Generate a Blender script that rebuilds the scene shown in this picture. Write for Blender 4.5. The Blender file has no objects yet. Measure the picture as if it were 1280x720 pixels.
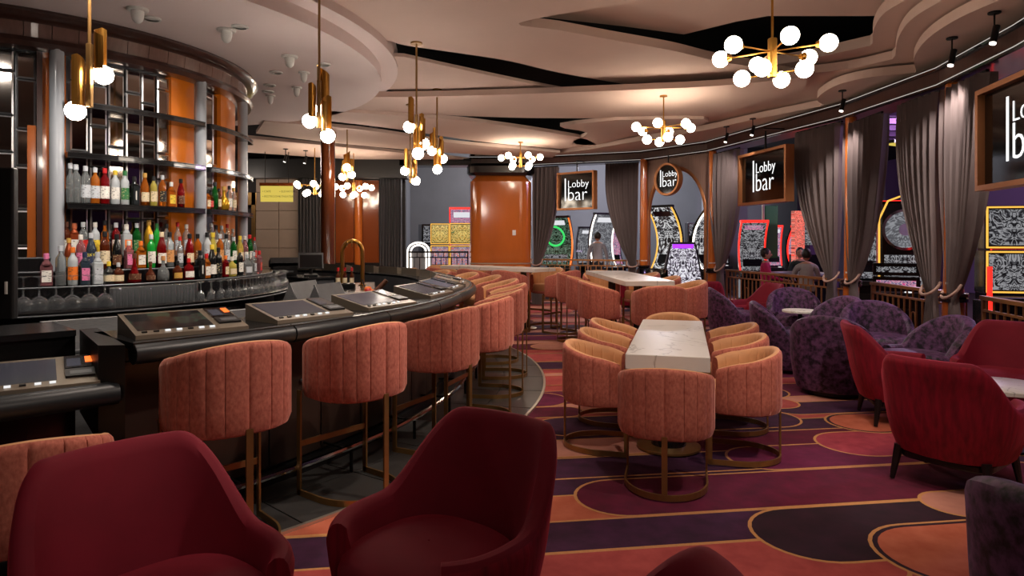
import bpy, bmesh, math, random
from mathutils import Vector, Matrix
from math import sin, cos, pi, radians as R, sqrt, atan2
random.seed(7)
S = bpy.context.scene
COL = S.collection

# ---------------------------------------------------------------- camera
H = 1.55
F = 830.0            # focal length in pixels of the 1280 px frame
cam = bpy.data.cameras.new('camera'); camo = bpy.data.objects.new('camera', cam); COL.objects.link(camo)
camo.location = (0, 0, H); camo.rotation_euler = (pi/2, 0, 0)
cam.sensor_width = 36; cam.lens = 36*F/1280; cam.shift_y = -60/1280; cam.clip_end = 100
S.camera = camo

# ---------------------------------------------------------------- world and exposure
W = bpy.data.worlds.new('world'); S.world = W; W.use_nodes = True
W.node_tree.nodes['Background'].inputs[0].default_value = (.55, .45, .42, 1)
W.node_tree.nodes['Background'].inputs[1].default_value = .07
S.view_settings.view_transform = 'Standard'; S.view_settings.look = 'None'
S.view_settings.gamma = 1; S.view_settings.use_curve_mapping = False
S.view_settings.exposure = 0.0
try:
    S.cycles.max_bounces = 6; S.cycles.diffuse_bounces = 3; S.cycles.glossy_bounces = 3
    S.cycles.transmission_bounces = 6; S.cycles.transparent_max_bounces = 8
    S.cycles.caustics_reflective = False; S.cycles.caustics_refractive = False
    S.cycles.sample_clamp_indirect = 4
except Exception: pass

def light(name, typ, loc, power, col=(1, .86, .74), size=.1, spot=70, blend=.5, aim=None, sx=None, sy=None):
    l = bpy.data.lights.new(name, typ); l.energy = power; l.color = col
    o = bpy.data.objects.new(name, l); COL.objects.link(o); o.location = loc
    if typ == 'SPOT': l.spot_size = R(spot); l.spot_blend = blend; l.shadow_soft_size = size
    elif typ == 'POINT': l.shadow_soft_size = size
    elif typ == 'AREA':
        l.shape = 'RECTANGLE'; l.size = sx or size; l.size_y = sy or size
    if aim is not None:
        d = Vector(aim) - Vector(loc); o.rotation_euler = d.to_track_quat('-Z', 'Y').to_euler()
    return o
# ---- the room's lamps: ceiling spots over the bar, the seating and the back bar, plus added fill spots; the globes light themselves in their builders
WARM = (1, .84, .72); NEUT = (1, .93, .87)
for k, (x, y, z, tx, ty, tz, pw, sp) in enumerate((
    (.9, 3.3, 3.6, -1.5, 3.5, .8, 210, 48), (1.3, 4.9, 3.6, -.7, 4.9, .8, 190, 52), (-.2, .9, 3.6, -2.0, 2.9, .7, 40, 45), (1.0, 5.2, 3.6, -.2, 6.6, .9, 90, 60),   # bar stools
    (1.0, 2.2, 3.65, 1.0, 4.3, .4, 150, 55), (2.6, 3.0, 3.6, 1.6, 5.2, .5, 110, 60), (2.4, 6.8, 3.5, 1.6, 8.5, .9, 90, 70), (.3, 9.6, 3.5, 0, 11.6, .9, 90, 70),   # tables
    (2.3, 2.3, 3.6, 3.0, 4.6, .4, 170, 50), (3.6, 5.6, 3.4, 3.9, 7.2, .5, 60, 70), (3.4, 8.8, 3.4, 4.0, 10.0, .5, 50, 70),   # armchairs
    (-3.4, 3.6, 3.45, -5.0, 5.6, 1.6, 140, 70), (-2.4, 5.6, 3.45, -4.0, 6.6, 1.5, 120, 75),   # back bar
    (.4, .1, 3.6, -.2, 2.6, .6, 32, 60), (-2.6, 4.2, 3.45, -4.2, 5.9, 1.0, 110, 60), (-1.9, 7.2, 3.45, -3.3, 7.6, 1.0, 70, 70),  # the spot above the camera is added to brighten the near red armchairs
    (-1.6, 3.6, 3.45, -1.9, 4.0, 1.0, 90, 80), (-1.7, 6.0, 3.45, -1.9, 6.2, 1.0, 120, 90), (-1.8, 8.8, 3.45, -2.0, 8.8, 1, 120, 90),
    (1.5, 11.8, 3.4, .9, 15.4, 1.7, 270, 60), (1.9, 11.4, 3.4, 2.7, 14.6, 1.7, 270, 50), (-2.0, 13.2, 3.4, -2.6, 16, 1.6, 130, 70), (1.2, 7.4, 3.5, .7, 7.6, 0, 90, 75))):  # the pair aimed at the far curtains is added fill, no fixture there
    light('ceiling_or_fill_spot', 'SPOT', (x, y, z), pw, NEUT if k in (11, 12) else WARM, .06, sp, .6, (tx, ty, tz))
# light of the hall beyond
for x, y, pw, c in ((8.5, 8, 260, (.75,.5,1)), (9, 14, 420, (.85,.6,1)), (4.5, 20.5, 420, (.9,.88,1)), (-.8, 18.3, 190, (1,.95,.9)), (1.5, 20.5, 320, (.95,.92,1))):
    light('hall_lamp', 'POINT', (x, y, 3.9), pw, c, .3)
light('passage_lamp', 'POINT', (-6.5, 14.6, 3.0), 40, WARM, .2)
for x, y in ((-3.5, -2.8), (2.5, -2.8)): light('rear_fill', 'POINT', (x, y, 3.3), 16, WARM, .15)  # unseen fill lights added behind the camera to brighten the mirror tiles

# ---------------------------------------------------------------- helpers
def lin(c):
    return tuple(((v/255)/12.92 if v/255 <= .04045 else ((v/255+.055)/1.055)**2.4) for v in c)
class MB:
    "collects pieces; build() links them as ONE mesh object"
    def __init__(s): s.v = []; s.f = []; s.m = []; s.sm = []; s.mi = 0; s.M = None; s.smooth = False
    def add(s, vs, fs):
        b = len(s.v)
        if s.M is not None: vs = [s.M @ Vector(v) for v in vs]
        s.v += [tuple(v) for v in vs]
        s.f += [tuple(i+b for i in f) for f in fs]; s.m += [s.mi]*len(fs); s.sm += [s.smooth]*len(fs)
        return s
    def box(s, c, d, rz=0, rx=0):
        x, y, z = (t/2 for t in d)
        M = Matrix.Translation(c) @ Matrix.Rotation(rz, 4, 'Z') @ Matrix.Rotation(rx, 4, 'X')
        vs = [M @ Vector((a*x, b*y, e*z)) for a in (-1, 1) for b in (-1, 1) for e in (-1, 1)]
        return s.add(vs, [(0,1,3,2),(4,6,7,5),(0,4,5,1),(2,3,7,6),(0,2,6,4),(1,5,7,3)])
    def rbox(s, c, d, r=.01, rz=0, n=3):
        "box with rounded vertical edges and a small top and bottom chamfer"
        x, y, z = (t/2 for t in d); r = min(r, x*.99, y*.99); q = min(r*.5, z*.45)
        M = Matrix.Translation(c) @ Matrix.Rotation(rz, 4, 'Z')
        def ring(ins, zz):
            o = []
            for k, (sx, sy) in enumerate(((1,1),(-1,1),(-1,-1),(1,-1))):
                for i in range(n+1):
                    a = (k+i/n)*pi/2
                    o.append(M @ Vector((sx*(x-r)+(r-ins)*cos(a), sy*(y-r)+(r-ins)*sin(a), zz)))
            return o
        rs = [ring(q, -z), ring(0, -z+q), ring(0, z-q), ring(q, z)]; N = len(rs[0]); fs = []
        for j in range(3):
            for i in range(N): fs.append((j*N+i, j*N+(i+1)%N, (j+1)*N+(i+1)%N, (j+1)*N+i))
        fs += [tuple(range(N))[::-1], tuple(3*N+i for i in range(N))]
        return s.add(sum(rs, []), fs)
    def lathe(s, prof, n=20, c=(0,0,0), M=None, cap=True):
        vs = []; fs = []; k = len(prof)
        for r, z in prof:
            for i in range(n):
                a = 2*pi*i/n; vs.append(Vector((r*cos(a), r*sin(a), z)))
        for j in range(k-1):
            for i in range(n): fs.append((j*n+i, j*n+(i+1)%n, (j+1)*n+(i+1)%n, (j+1)*n+i))
        if cap:
            fs.append(tuple(range(n))[::-1]); fs.append(tuple((k-1)*n+i for i in range(n)))
        T = Matrix.Translation(c) @ (M or Matrix())
        return s.add([T @ v for v in vs], fs)
    def sphere(s, c, r, n=16, m=10, sc=(1,1,1)):
        vs = [Vector((0,0,-1))]; fs = []
        for j in range(1, m):
            t = pi*j/m
            for i in range(n): vs.append(Vector((sin(t)*cos(2*pi*i/n), sin(t)*sin(2*pi*i/n), -cos(t))))
        vs.append(Vector((0,0,1)))
        for i in range(n):
            fs.append((0, 1+(i+1)%n, 1+i)); fs.append((len(vs)-1, 1+(m-2)*n+i, 1+(m-2)*n+(i+1)%n))
        for j in range(m-2):
            for i in range(n): fs.append((1+j*n+i, 1+j*n+(i+1)%n, 1+(j+1)*n+(i+1)%n, 1+(j+1)*n+i))
        return s.add([Vector((c[0]+v.x*r*sc[0], c[1]+v.y*r*sc[1], c[2]+v.z*r*sc[2])) for v in vs], fs)
    def cyl(s, p0, p1, r, n=10, r1=None):
        return s.tube([p0, p1], r, n, rr=[r, r if r1 is None else r1])
    def tube(s, pts, r, n=8, closed=False, rr=None):
        P = [Vector(p) for p in pts]; k = len(P); vs = []; fs = []
        up = None
        for i, p in enumerate(P):
            if closed: t = (P[(i+1)%k]-P[i-1])
            else: t = P[min(i+1,k-1)]-P[max(i-1,0)]
            t.normalize()
            if up is None:
                up = Vector((0,0,1)) if abs(t.z) < .9 else Vector((1,0,0))
            a = up - t*up.dot(t)
            if a.length < 1e-4: a = Vector((0,1,0)) - t*t.y
            a.normalize(); up = a; b = t.cross(a)
            q = rr[i] if rr else r
            for j in range(n):
                g = 2*pi*j/n; vs.append(p + a*(q*cos(g)) + b*(q*sin(g)))
        for i in range(k if closed else k-1):
            for j in range(n):
                i2 = (i+1)%k; fs.append((i*n+j, i*n+(j+1)%n, i2*n+(j+1)%n, i2*n+j))
        if not closed: fs += [tuple(range(n))[::-1], tuple((k-1)*n+j for j in range(n))]
        return s.add(vs, fs)
    def sweep(s, path, sec, closed=False, zs=None):
        "path: plan points (x,y); sec: closed section of (outward, z); outward = right of travel"
        P = [Vector((p[0], p[1])) for p in path]; k = len(P); n = len(sec); vs = []; fs = []
        for i, p in enumerate(P):
            if closed: d0, d1 = p-P[i-1], P[(i+1)%k]-p
            else: d0 = p-P[i-1] if i else P[1]-p; d1 = P[i+1]-p if i < k-1 else d0
            d0 = d0.normalized(); d1 = d1.normalized()
            n0 = Vector((d0.y, -d0.x)); n1 = Vector((d1.y, -d1.x)); m = (n0+n1).normalized()
            m = m/max(.3, m.dot(n0)); z0 = zs[i] if zs else 0
            for a, b in sec: vs.append((p.x+m.x*a, p.y+m.y*a, b+z0))
        for i in range(k if closed else k-1):
            i2 = (i+1)%k
            for j in range(n): fs.append((i*n+j, i2*n+j, i2*n+(j+1)%n, i*n+(j+1)%n))
        if not closed: fs += [tuple(range(n)), tuple((k-1)*n+j for j in range(n))[::-1]]
        return s.add(vs, fs)
    def prism(s, poly, z0, z1):
        n = len(poly)
        A = sum(poly[i][0]*poly[(i+1)%n][1]-poly[(i+1)%n][0]*poly[i][1] for i in range(n))
        if A < 0: poly = poly[::-1]
        vs = [(x, y, z0) for x, y in poly] + [(x, y, z1) for x, y in poly]
        fs = [tuple(range(n))[::-1], tuple(range(n, 2*n))] + [(i, (i+1)%n, n+(i+1)%n, n+i) for i in range(n)]
        return s.add(vs, fs)
    def grid(s, rows, closed=False):
        n = len(rows[0]); vs = sum(rows, []); fs = []
        for j in range(len(rows)-1):
            for i in range(n if closed else n-1):
                i2 = (i+1)%n; fs.append((j*n+i, j*n+i2, (j+1)*n+i2, (j+1)*n+i))
        return s.add(vs, fs)
    def mesh(s, name, mats):
        me = bpy.data.meshes.new(name); me.from_pydata(s.v, [], s.f)
        for m in (mats if isinstance(mats, (list, tuple)) else [mats]): me.materials.append(m)
        me.polygons.foreach_set('material_index', s.m); me.polygons.foreach_set('use_smooth', s.sm)
        bm = bmesh.new(); bm.from_mesh(me); bmesh.ops.recalc_face_normals(bm, faces=bm.faces); bm.to_mesh(me); bm.free()
        me.update(); return me
    def build(s, name, mats, parent=None, smooth=None, world=False, loc=None):
        if smooth is not None: s.sm = [smooth]*len(s.f)
        if world and parent is not None:
            I = (Matrix.Translation(parent.location) @ parent.rotation_euler.to_matrix().to_4x4()).inverted()
            s.v = [tuple(I @ Vector(v)) for v in s.v]
        o = bpy.data.objects.new(name, s.mesh(name, mats)); COL.objects.link(o)
        if parent is not None: o.parent = parent
        if loc is not None: o.location = loc
        if any(s.sm): autosmooth(o)
        return o
def autosmooth(o, ang=40):
    me = o.data
    if me.users > 1: return
    bm = bmesh.new(); bm.from_mesh(me)
    for e in bm.edges:
        if len(e.link_faces) == 2 and e.calc_face_angle(0) > R(ang): e.smooth = False
    bm.to_mesh(me); bm.free()
def tag(o, label, cat, group=None):
    o['label'] = label; o['category'] = cat
    if group: o['group'] = group
    return o
def thing(name, label, cat, loc=(0,0,0), rz=0, group=None):
    o = bpy.data.objects.new(name, None); COL.objects.link(o); o.location = loc; o.rotation_euler = (0,0,rz)
    o.empty_display_size = .05
    return tag(o, label, cat, group)
def struct(o): o['kind'] = 'structure'; return o
KIDS = {}
def dup(root, loc, rz=0, label=None, group=None, sc=None):
    def cp(o, par):
        c = o.copy(); COL.objects.link(c); c.parent = par
        for ch in kids(o): cp(ch, c)
        return c
    r = cp(root, None); r.location = loc; r.rotation_euler = (0,0,rz)
    if label: r['label'] = label
    if group: r['group'] = group
    if sc: r.scale = sc
    return r
def kids(o):
    if o.name not in KIDS: KIDS[o.name] = list(o.children)
    return KIDS[o.name]
def piece(name, me, parent, loc=(0,0,0), rz=0, rx=0, ry=0):
    o = bpy.data.objects.new(name, me); COL.objects.link(o); o.parent = parent
    o.location = loc; o.rotation_euler = (rx, ry, rz); return o
def text(body, size, name, m, parent, loc, rot, ext=.002, align='CENTER'):
    cu = bpy.data.curves.new(name, 'FONT'); cu.body = body; cu.size = size; cu.extrude = ext; cu.offset = -.015*size
    cu.align_x = align; cu.align_y = 'CENTER'; cu.materials.append(m); cu.resolution_u = 3
    o = bpy.data.objects.new(name, cu); COL.objects.link(o)
    me = bpy.data.meshes.new_from_object(o.evaluated_get(bpy.context.evaluated_depsgraph_get()))
    bpy.data.objects.remove(o); o = bpy.data.objects.new(name, me); COL.objects.link(o)
    o.parent = parent; o.location = loc; o.rotation_euler = rot
    return o
def P(px, py, Z):
    "plan point whose height is Z, measured on the photograph"
    Y = F*(Z-H)/(300-py); return ((px-640)*Y/F, Y)
# ---------------------------------------------------------------- materials
def mat(name, col, rough=.5, metal=0, var=0., scale=8., stretch=(1,1,1), bump=0., sheen=0., trans=0., emis=None, estr=0., coat=0., contrast=.5, ior=1.45, detail=5, sheencol=None, col2=None):
    m = bpy.data.materials.new(name); m.use_nodes = True; nt = m.node_tree; b = nt.nodes['Principled BSDF']
    c = lin(col) if max(col) > 1.01 else col
    b.inputs['Base Color'].default_value = (*c, 1); b.inputs['Roughness'].default_value = rough; b.inputs['Metallic'].default_value = metal
    b.inputs['IOR'].default_value = ior
    if sheen:
        b.inputs['Sheen Weight'].default_value = sheen; b.inputs['Sheen Roughness'].default_value = .35
        sc_ = lin(sheencol) if sheencol else c
        b.inputs['Sheen Tint'].default_value = (*sc_, 1)
    if trans: b.inputs['Transmission Weight'].default_value = trans
    if coat: b.inputs['Coat Weight'].default_value = coat; b.inputs['Coat Roughness'].default_value = .08
    if emis: b.inputs['Emission Color'].default_value = (*lin(emis), 1); b.inputs['Emission Strength'].default_value = estr
    if var or bump or col2:
        tc = nt.nodes.new('ShaderNodeTexCoord'); mp = nt.nodes.new('ShaderNodeMapping'); mp.inputs['Scale'].default_value = stretch
        nt.links.new(tc.outputs['Object'], mp.inputs['Vector'])
        no = nt.nodes.new('ShaderNodeTexNoise'); no.inputs['Scale'].default_value = scale; no.inputs['Detail'].default_value = detail
        no.inputs['Roughness'].default_value = .6
        nt.links.new(mp.outputs[0], no.inputs['Vector'])
        if var or col2:
            rp = nt.nodes.new('ShaderNodeValToRGB'); e = rp.color_ramp.elements
            e[0].position = .5-contrast/2; e[1].position = .5+contrast/2
            c2 = lin(col2) if col2 else tuple(min(1, v*(1+var)) for v in c)
            c1 = c if col2 else tuple(v*(1-var) for v in c)
            e[0].color = (*c1, 1); e[1].color = (*c2, 1)
            nt.links.new(no.outputs['Fac'], rp.inputs['Fac']); nt.links.new(rp.outputs[0], b.inputs['Base Color'])
        if bump:
            bp = nt.nodes.new('ShaderNodeBump'); bp.inputs['Strength'].default_value = bump; bp.inputs['Distance'].default_value = .004
            nt.links.new(no.outputs['Fac'], bp.inputs['Height']); nt.links.new(bp.outputs[0], b.inputs['Normal'])
    return m
def printed(name, col, ink):
    "a label: paper with small dark print"
    m = mat(name, col, .5, col2=ink, scale=55, stretch=(1,1,2.2), contrast=.06, detail=2)
    r = [n for n in m.node_tree.nodes if n.type == 'VALTORGB'][0].color_ramp.elements; r[0].position = .58; r[1].position = .68; return m
def glow(name, col, strength, bgrough=.3):
    return mat(name, (20,20,20), rough=bgrough, emis=col, estr=strength)
def screen(name, c1, c2, c3, scale=9, strength=1.2, mode='VORONOI', stretch=(1,1,1)):
    "a lit screen: procedural picture in three colours"
    m = bpy.data.materials.new(name); m.use_nodes = True; nt = m.node_tree; b = nt.nodes['Principled BSDF']
    b.inputs['Base Color'].default_value = (.01,.01,.01,1); b.inputs['Roughness'].default_value = .15
    tc = nt.nodes.new('ShaderNodeTexCoord'); mp = nt.nodes.new('ShaderNodeMapping'); mp.inputs['Scale'].default_value = stretch
    nt.links.new(tc.outputs['Object'], mp.inputs['Vector'])
    src = mp.outputs[0]
    if mode == 'VORONOI':
        t = nt.nodes.new('ShaderNodeTexVoronoi'); t.distance = 'CHEBYCHEV'; t.inputs['Scale'].default_value = scale; t.inputs['Randomness'].default_value = .35
        sp = nt.nodes.new('ShaderNodeSeparateColor'); nt.links.new(t.outputs['Color'], sp.inputs[0])
        n2 = nt.nodes.new('ShaderNodeTexNoise'); n2.inputs['Scale'].default_value = scale*3; nt.links.new(src, n2.inputs['Vector'])
        ad = nt.nodes.new('ShaderNodeMath'); ad.operation = 'MULTIPLY'; nt.links.new(sp.outputs[0], ad.inputs[0]); nt.links.new(n2.outputs['Fac'], ad.inputs[1])
        a2 = nt.nodes.new('ShaderNodeMath'); a2.operation = 'MULTIPLY'; a2.inputs[1].default_value = 2; nt.links.new(ad.outputs[0], a2.inputs[0]); out = a2.outputs[0]
    elif mode == 'DAMASK':                  # mirrored scrollwork
        sx = nt.nodes.new('ShaderNodeSeparateXYZ'); nt.links.new(src, sx.inputs[0]); ab = nt.nodes.new('ShaderNodeMath'); ab.operation = 'ABSOLUTE'; nt.links.new(sx.outputs[0], ab.inputs[0])
        cx = nt.nodes.new('ShaderNodeCombineXYZ'); nt.links.new(ab.outputs[0], cx.inputs[0]); nt.links.new(sx.outputs[2], cx.inputs[2]); src = cx.outputs[0]
        t = nt.nodes.new('ShaderNodeTexNoise'); t.inputs['Scale'].default_value = scale; t.inputs['Detail'].default_value = 3; t.inputs['Distortion'].default_value = 2.5
        md = nt.nodes.new('ShaderNodeMath'); md.operation = 'PINGPONG'; md.inputs[1].default_value = .09; nt.links.new(t.outputs['Fac'], md.inputs[0])
        a2 = nt.nodes.new('ShaderNodeMath'); a2.operation = 'MULTIPLY'; a2.inputs[1].default_value = 11; nt.links.new(md.outputs[0], a2.inputs[0]); out = a2.outputs[0]
    else:
        t = nt.nodes.new('ShaderNodeTexNoise'); t.inputs['Scale'].default_value = scale; out = t.outputs['Fac']
    nt.links.new(src, t.inputs['Vector'])
    rp = nt.nodes.new('ShaderNodeValToRGB'); e = rp.color_ramp.elements
    e[0].position = .15; e[0].color = (*lin(c1),1); e[1].position = .8; e[1].color = (*lin(c3),1)
    k = rp.color_ramp.elements.new(.42); k.color = (*lin(c2),1)
    nt.links.new(out, rp.inputs['Fac']); nt.links.new(rp.outputs[0], b.inputs['Emission Color']); b.inputs['Emission Strength'].default_value = strength
    return m
def marble(name, col, vein, scale=1.6):
    m = mat(name, col, rough=.38); nt = m.node_tree; b = nt.nodes['Principled BSDF']
    tc = nt.nodes.new('ShaderNodeTexCoord'); n1 = nt.nodes.new('ShaderNodeTexNoise'); n1.inputs['Scale'].default_value = scale; n1.inputs['Detail'].default_value = 6
    n1.inputs['Distortion'].default_value = 1.2
    nt.links.new(tc.outputs['Object'], n1.inputs['Vector'])
    a = nt.nodes.new('ShaderNodeMath'); a.operation = 'SUBTRACT'; a.inputs[1].default_value = .5; nt.links.new(n1.outputs['Fac'], a.inputs[0])
    q = nt.nodes.new('ShaderNodeMath'); q.operation = 'ABSOLUTE'; nt.links.new(a.outputs[0], q.inputs[0])
    rp = nt.nodes.new('ShaderNodeValToRGB'); e = rp.color_ramp.elements; e[0].position = 0; e[0].color = (*lin(vein),1); e[1].position = .013; e[1].color = (*lin(col),1)
    nt.links.new(q.outputs[0], rp.inputs['Fac']); nt.links.new(rp.outputs[0], b.inputs['Base Color'])
    return m
M = {}
M['ceiling'] = mat('ceiling_plaster', (212,186,173), .85, var=.05, scale=.8)
M['ceiling_bar'] = mat('brightened_bar_plaster', (230,211,207), .8, var=.03, scale=.8)  # plaster copy lightened in colour to stand in for brighter light over the bar
M['ceiling_dark'] = mat('ceiling_void', (14,16,17), .9)
M['bronze_wood'] = mat('dark_wood_veneer', (62,38,32), .28, var=.35, scale=5, stretch=(6,6,1), coat=.6)
M['crown_wood'] = mat('crown_veneer', (112,80,70), .28, var=.25, scale=5, stretch=(6,6,1), coat=.6)
M['black_gloss'] = mat('black_lacquer', (16,15,16), .22, coat=.5)
M['orange_wood'] = mat('amber_lacquered_wood', (172,90,34), .16, var=.18, scale=1.5, stretch=(1,1,.35), coat=.8)
M['brown_wood'] = mat('brown_lacquered_wood', (116,56,24), .16, var=.12, scale=1.2, stretch=(1,1,.3), coat=.8)
M['panel_glow'] = mat('lit_amber_panel', (190,102,26), .3, var=.15, scale=3, emis=(235,118,22), estr=.12, coat=.4)
M['column_white'] = mat('pale_grey_lacquer', (158,162,167), .25, coat=.5)
M['steel'] = mat('brushed_steel', (160,162,164), .4, .6, var=.15, scale=20, stretch=(1,1,10))
M['steel_dark'] = mat('dull_steel', (98,100,103), .42, .5, var=.2, scale=6)
M['chrome'] = mat('chrome', (215,215,215), .12, 1)
M['mirror'] = mat('smoked_mirror', (150,142,134), .05, 1)
M['mirror_warm'] = mat('bronze_mirror', (150,100,64), .06, 1)
M['gold'] = mat('satin_brass', (190,140,66), .3, 1)
M['gold_dark'] = mat('aged_brass', (158,122,74), .34, .75, var=.12, scale=12)
M['globe'] = glow('opal_glass_lit', (255,236,212), 31.0)
M['globe_cool'] = glow('opal_glass_lit_bar', (255,242,228), 54.0)
M['rust'] = mat('rust_velvet', (150,72,58), .85, scale=60, stretch=(1,1,.6), sheen=.55, sheencol=(255,190,170), contrast=.5, col2=(206,122,102), bump=.2, detail=9)
M['tan'] = mat('tan_leather', (206,150,104), .6, var=.08, scale=14)
M['seam'] = mat('seam_shadow', (110,52,42), .9)
M['red'] = mat('red_velvet', (122,6,34), .8, var=.15, scale=4, sheen=.4, sheencol=(225,50,80))
M['red_fringe'] = mat('red_channelled_velvet', (132,8,34), .72, var=.5, scale=34, stretch=(1,1,.015), sheen=.5, sheencol=(235,70,90), bump=.6, contrast=.6, detail=2)
M['purple'] = mat('crushed_purple_velvet', (18,7,20), .6, scale=20, contrast=.24, col2=(104,64,104), sheen=.25, sheencol=(190,150,195), detail=10, bump=.5)
M['darkwood'] = mat('ebonised_wood', (24,18,17), .35)
M['marble'] = marble('white_marble', (222,217,211), (168,160,154), 1.1)
M['marble_small'] = marble('pale_marble', (228,224,216), (170,165,160), 3)
M['leather'] = mat('black_leather', (34,37,40), .38, var=.1, scale=30, bump=.1)
M['bar_top'] = mat('black_stone', (24,25,27), .2, var=.2, scale=20)
M['bar_front'] = mat('dark_bronze_panel', (58,44,38), .3, var=.15, scale=2, metal=.3)
M['curtain'] = mat('grey_taupe_curtain', (106,92,91), .7, var=.12, scale=12, stretch=(4,4,.2), sheen=.35, sheencol=(190,175,170))
M['curtain_dark'] = mat('charcoal_curtain', (70,68,70), .6, var=.12, scale=12, stretch=(4,4,.2), sheen=.3, sheencol=(190,185,190))
M['rope'] = mat('pinkish_rope', (172,140,128), .8, bump=.4, scale=60)
M['frame_bronze'] = mat('bronze_frame', (160,104,66), .35, .6, var=.1, scale=4)
M['screen_off'] = mat('black_screen', (8,9,10), .08)
M['white_glow'] = glow('lit_lettering', (255,255,255), 1.3)
M['white'] = mat('white_plastic', (215,212,206), .5)
M['black'] = mat('black_plastic', (20,20,21), .4)
M['black_metal'] = mat('black_metal', (26,25,26), .35, .5)
M['rail_bronze'] = mat('rail_brass', (156,108,66), .35, .3)
M['console_metal'] = mat('console_bronze', (138,127,112), .32, .45)
M['tile_dark'] = mat('dark_floor_tile', (58,57,56), .3, var=.15, scale=4)
M['trim_metal'] = mat('pale_metal_trim', (205,195,180), .3, .8)
M['beige_stone'] = mat('beige_stone', (150,132,118), .7, var=.05, scale=3)
M['dark_wall'] = mat('dark_wall', (36,32,34), .7)
M['grey_wall'] = mat('grey_wall', (118,120,124), .7, var=.1, scale=1)
M['purple_wall'] = mat('purple_wall', (92,64,104), .7)
M['fluted'] = mat('brown_fluted_fabric', (132,104,92), .7, var=.3, scale=30, stretch=(3,3,.05))
M['yellow_glow'] = glow('lit_yellow_sign', (232,206,92), .85)
M['led_white'] = glow('led_strip', (255,244,232), 3.0)
M['led_red'] = glow('red_led', (255,40,30), 2.0)
M['led_orange'] = glow('orange_led', (255,110,40), 1.8)
M['led_gold'] = glow('gold_led', (255,190,80), 1.2)
M['led_soft'] = glow('button_light', (255,255,255), .9)
M['skin'] = mat('skin', (190,140,115), .6)
M['casino_floor'] = mat('casino_carpet', (52,34,40), .9, var=.3, scale=6)
# ================================================================ STRUCTURE
CB = Vector((-5.45, 7.5))          # centre of the round bar
def pol(r, th): return (CB.x + r*cos(th), CB.y + r*sin(th))
def rbar(deg): return 5.05 + max(0, -10-deg)*.0117       # outer edge of the padded rail
def ring_px(px, r):
    "polar angle (deg) of the near point of circle r seen in column px"
    k = (px-640)/F
    a = k*k+1; b = -2*(k*CB.x+CB.y); c = CB.length_squared-r*r
    Y = (-b-sqrt(max(0, b*b-4*a*c)))/(2*a)
    return math.degrees(atan2(Y-CB.y, k*Y-CB.x))
# ---- floor and carpet
m = MB(); m.box((3, 11, -.112), (30, 30, .2)); floor = struct(m.build('floor', M['casino_floor']))
CP = {}
for k, c, c2 in (('plum', (40,12,34), (74,28,64)), ('wine', (72,8,32), (104,14,50)), ('coral', (150,54,54), (186,84,76)), ('orange', (172,82,56), (196,108,80)),
             ('rose', (134,38,58), (176,66,80)), ('tanpink', (182,120,104), (200,138,118)), ('ink', (30,11,24), (54,20,38)), ('magenta', (84,12,48), (112,24,66))):
    CP[k] = mat('carpet_'+k, c, .95, col2=c2, scale=7, contrast=.5, detail=9)
CP['gold'] = mat('carpet_gold_line', (196,138,84), .9, var=.12, scale=60)
CK = list(CP); ang = R(8)
def uv(u, v): return (u*cos(ang)-v*sin(ang), u*sin(ang)+v*cos(ang))
cm = MB(); lev = [0]
def slab(poly, col, z): cm.mi = CK.index(col); n = len(poly); cm.add([(x, y, z) for x, y in poly], [tuple(range(n))])
def capsule(u0, u1, v0, v1, col, line=.02, pad=0):
    def cap(i):
        r = (v1-v0)/2-i; vc = (v0+v1)/2; ua = u0+(v1-v0)/2; ub = max(ua+.02, u1-(v1-v0)/2); o = []
        for k in range(17): a = pi/2+pi*k/16; o.append(uv(ua+r*cos(a), vc+r*sin(a)))
        for k in range(17): a = -pi/2+pi*k/16; o.append(uv(ub+r*cos(a), vc+r*sin(a)))
        return o
    z = -.010+lev[0]*.0002; lev[0] += 1
    slab(cap(0), 'gold', z); slab(cap(line), 'ink' if pad else col, z+.0001)
    if pad: slab(cap(line+pad), col, z+.00018)
bands = ['coral','wine','wine','wine','coral','plum','orange','plum','plum','wine','plum','coral']
edges = [1.1,1.5,1.9,2.3,2.7,3.25,3.61,3.97,4.25,4.65,5.08,5.4]
while edges[-1] < 17: edges.append(edges[-1]+random.choice([.3,.36,.42,.55]))
for i in range(len(edges)-1):
    a, b = edges[i], edges[i+1]
    col = bands[i%len(bands)] if i < 12 else ['coral','wine','tanpink','coral','plum','tanpink','magenta'][i%7]
    slab([uv(-3, a), uv(8.5, a), uv(8.5, b), uv(-3, b)], col, -.0115)
    slab([uv(-3, a-.01), uv(8.5, a-.01), uv(8.5, a+.01), uv(-3, a+.01)], 'gold', -.0112)
for c in ((-.4,2.35,2.72,3.25,'coral'), (1.0,3.05,2.35,2.72,'wine'), (-1.2,.65,3.61,3.97,'orange'), (.93,4.3,3.61,4.2,'wine'), (1.75,3.3,2.94,3.61,'ink'), (2.25,4.2,2.6,3.32,'orange',.02,.025),
          (2.95,4.6,3.32,3.72,'tanpink'), (2.18,3.9,4.2,4.72,'magenta'), (3.02,4.7,4.36,4.98,'rose'), (3.45,5.6,4.88,5.5,'orange',.02,.025), (3.2,5.0,5.5,5.95,'plum'),
          (.3,1.95,4.66,5.08,'tanpink'), (.95,3.3,5.15,5.72,'plum'), (.2,1.5,5.72,6.1,'wine'), (2.0,3.6,5.72,6.15,'coral')): capsule(*c)
rv = 6.1; i = 0
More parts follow.
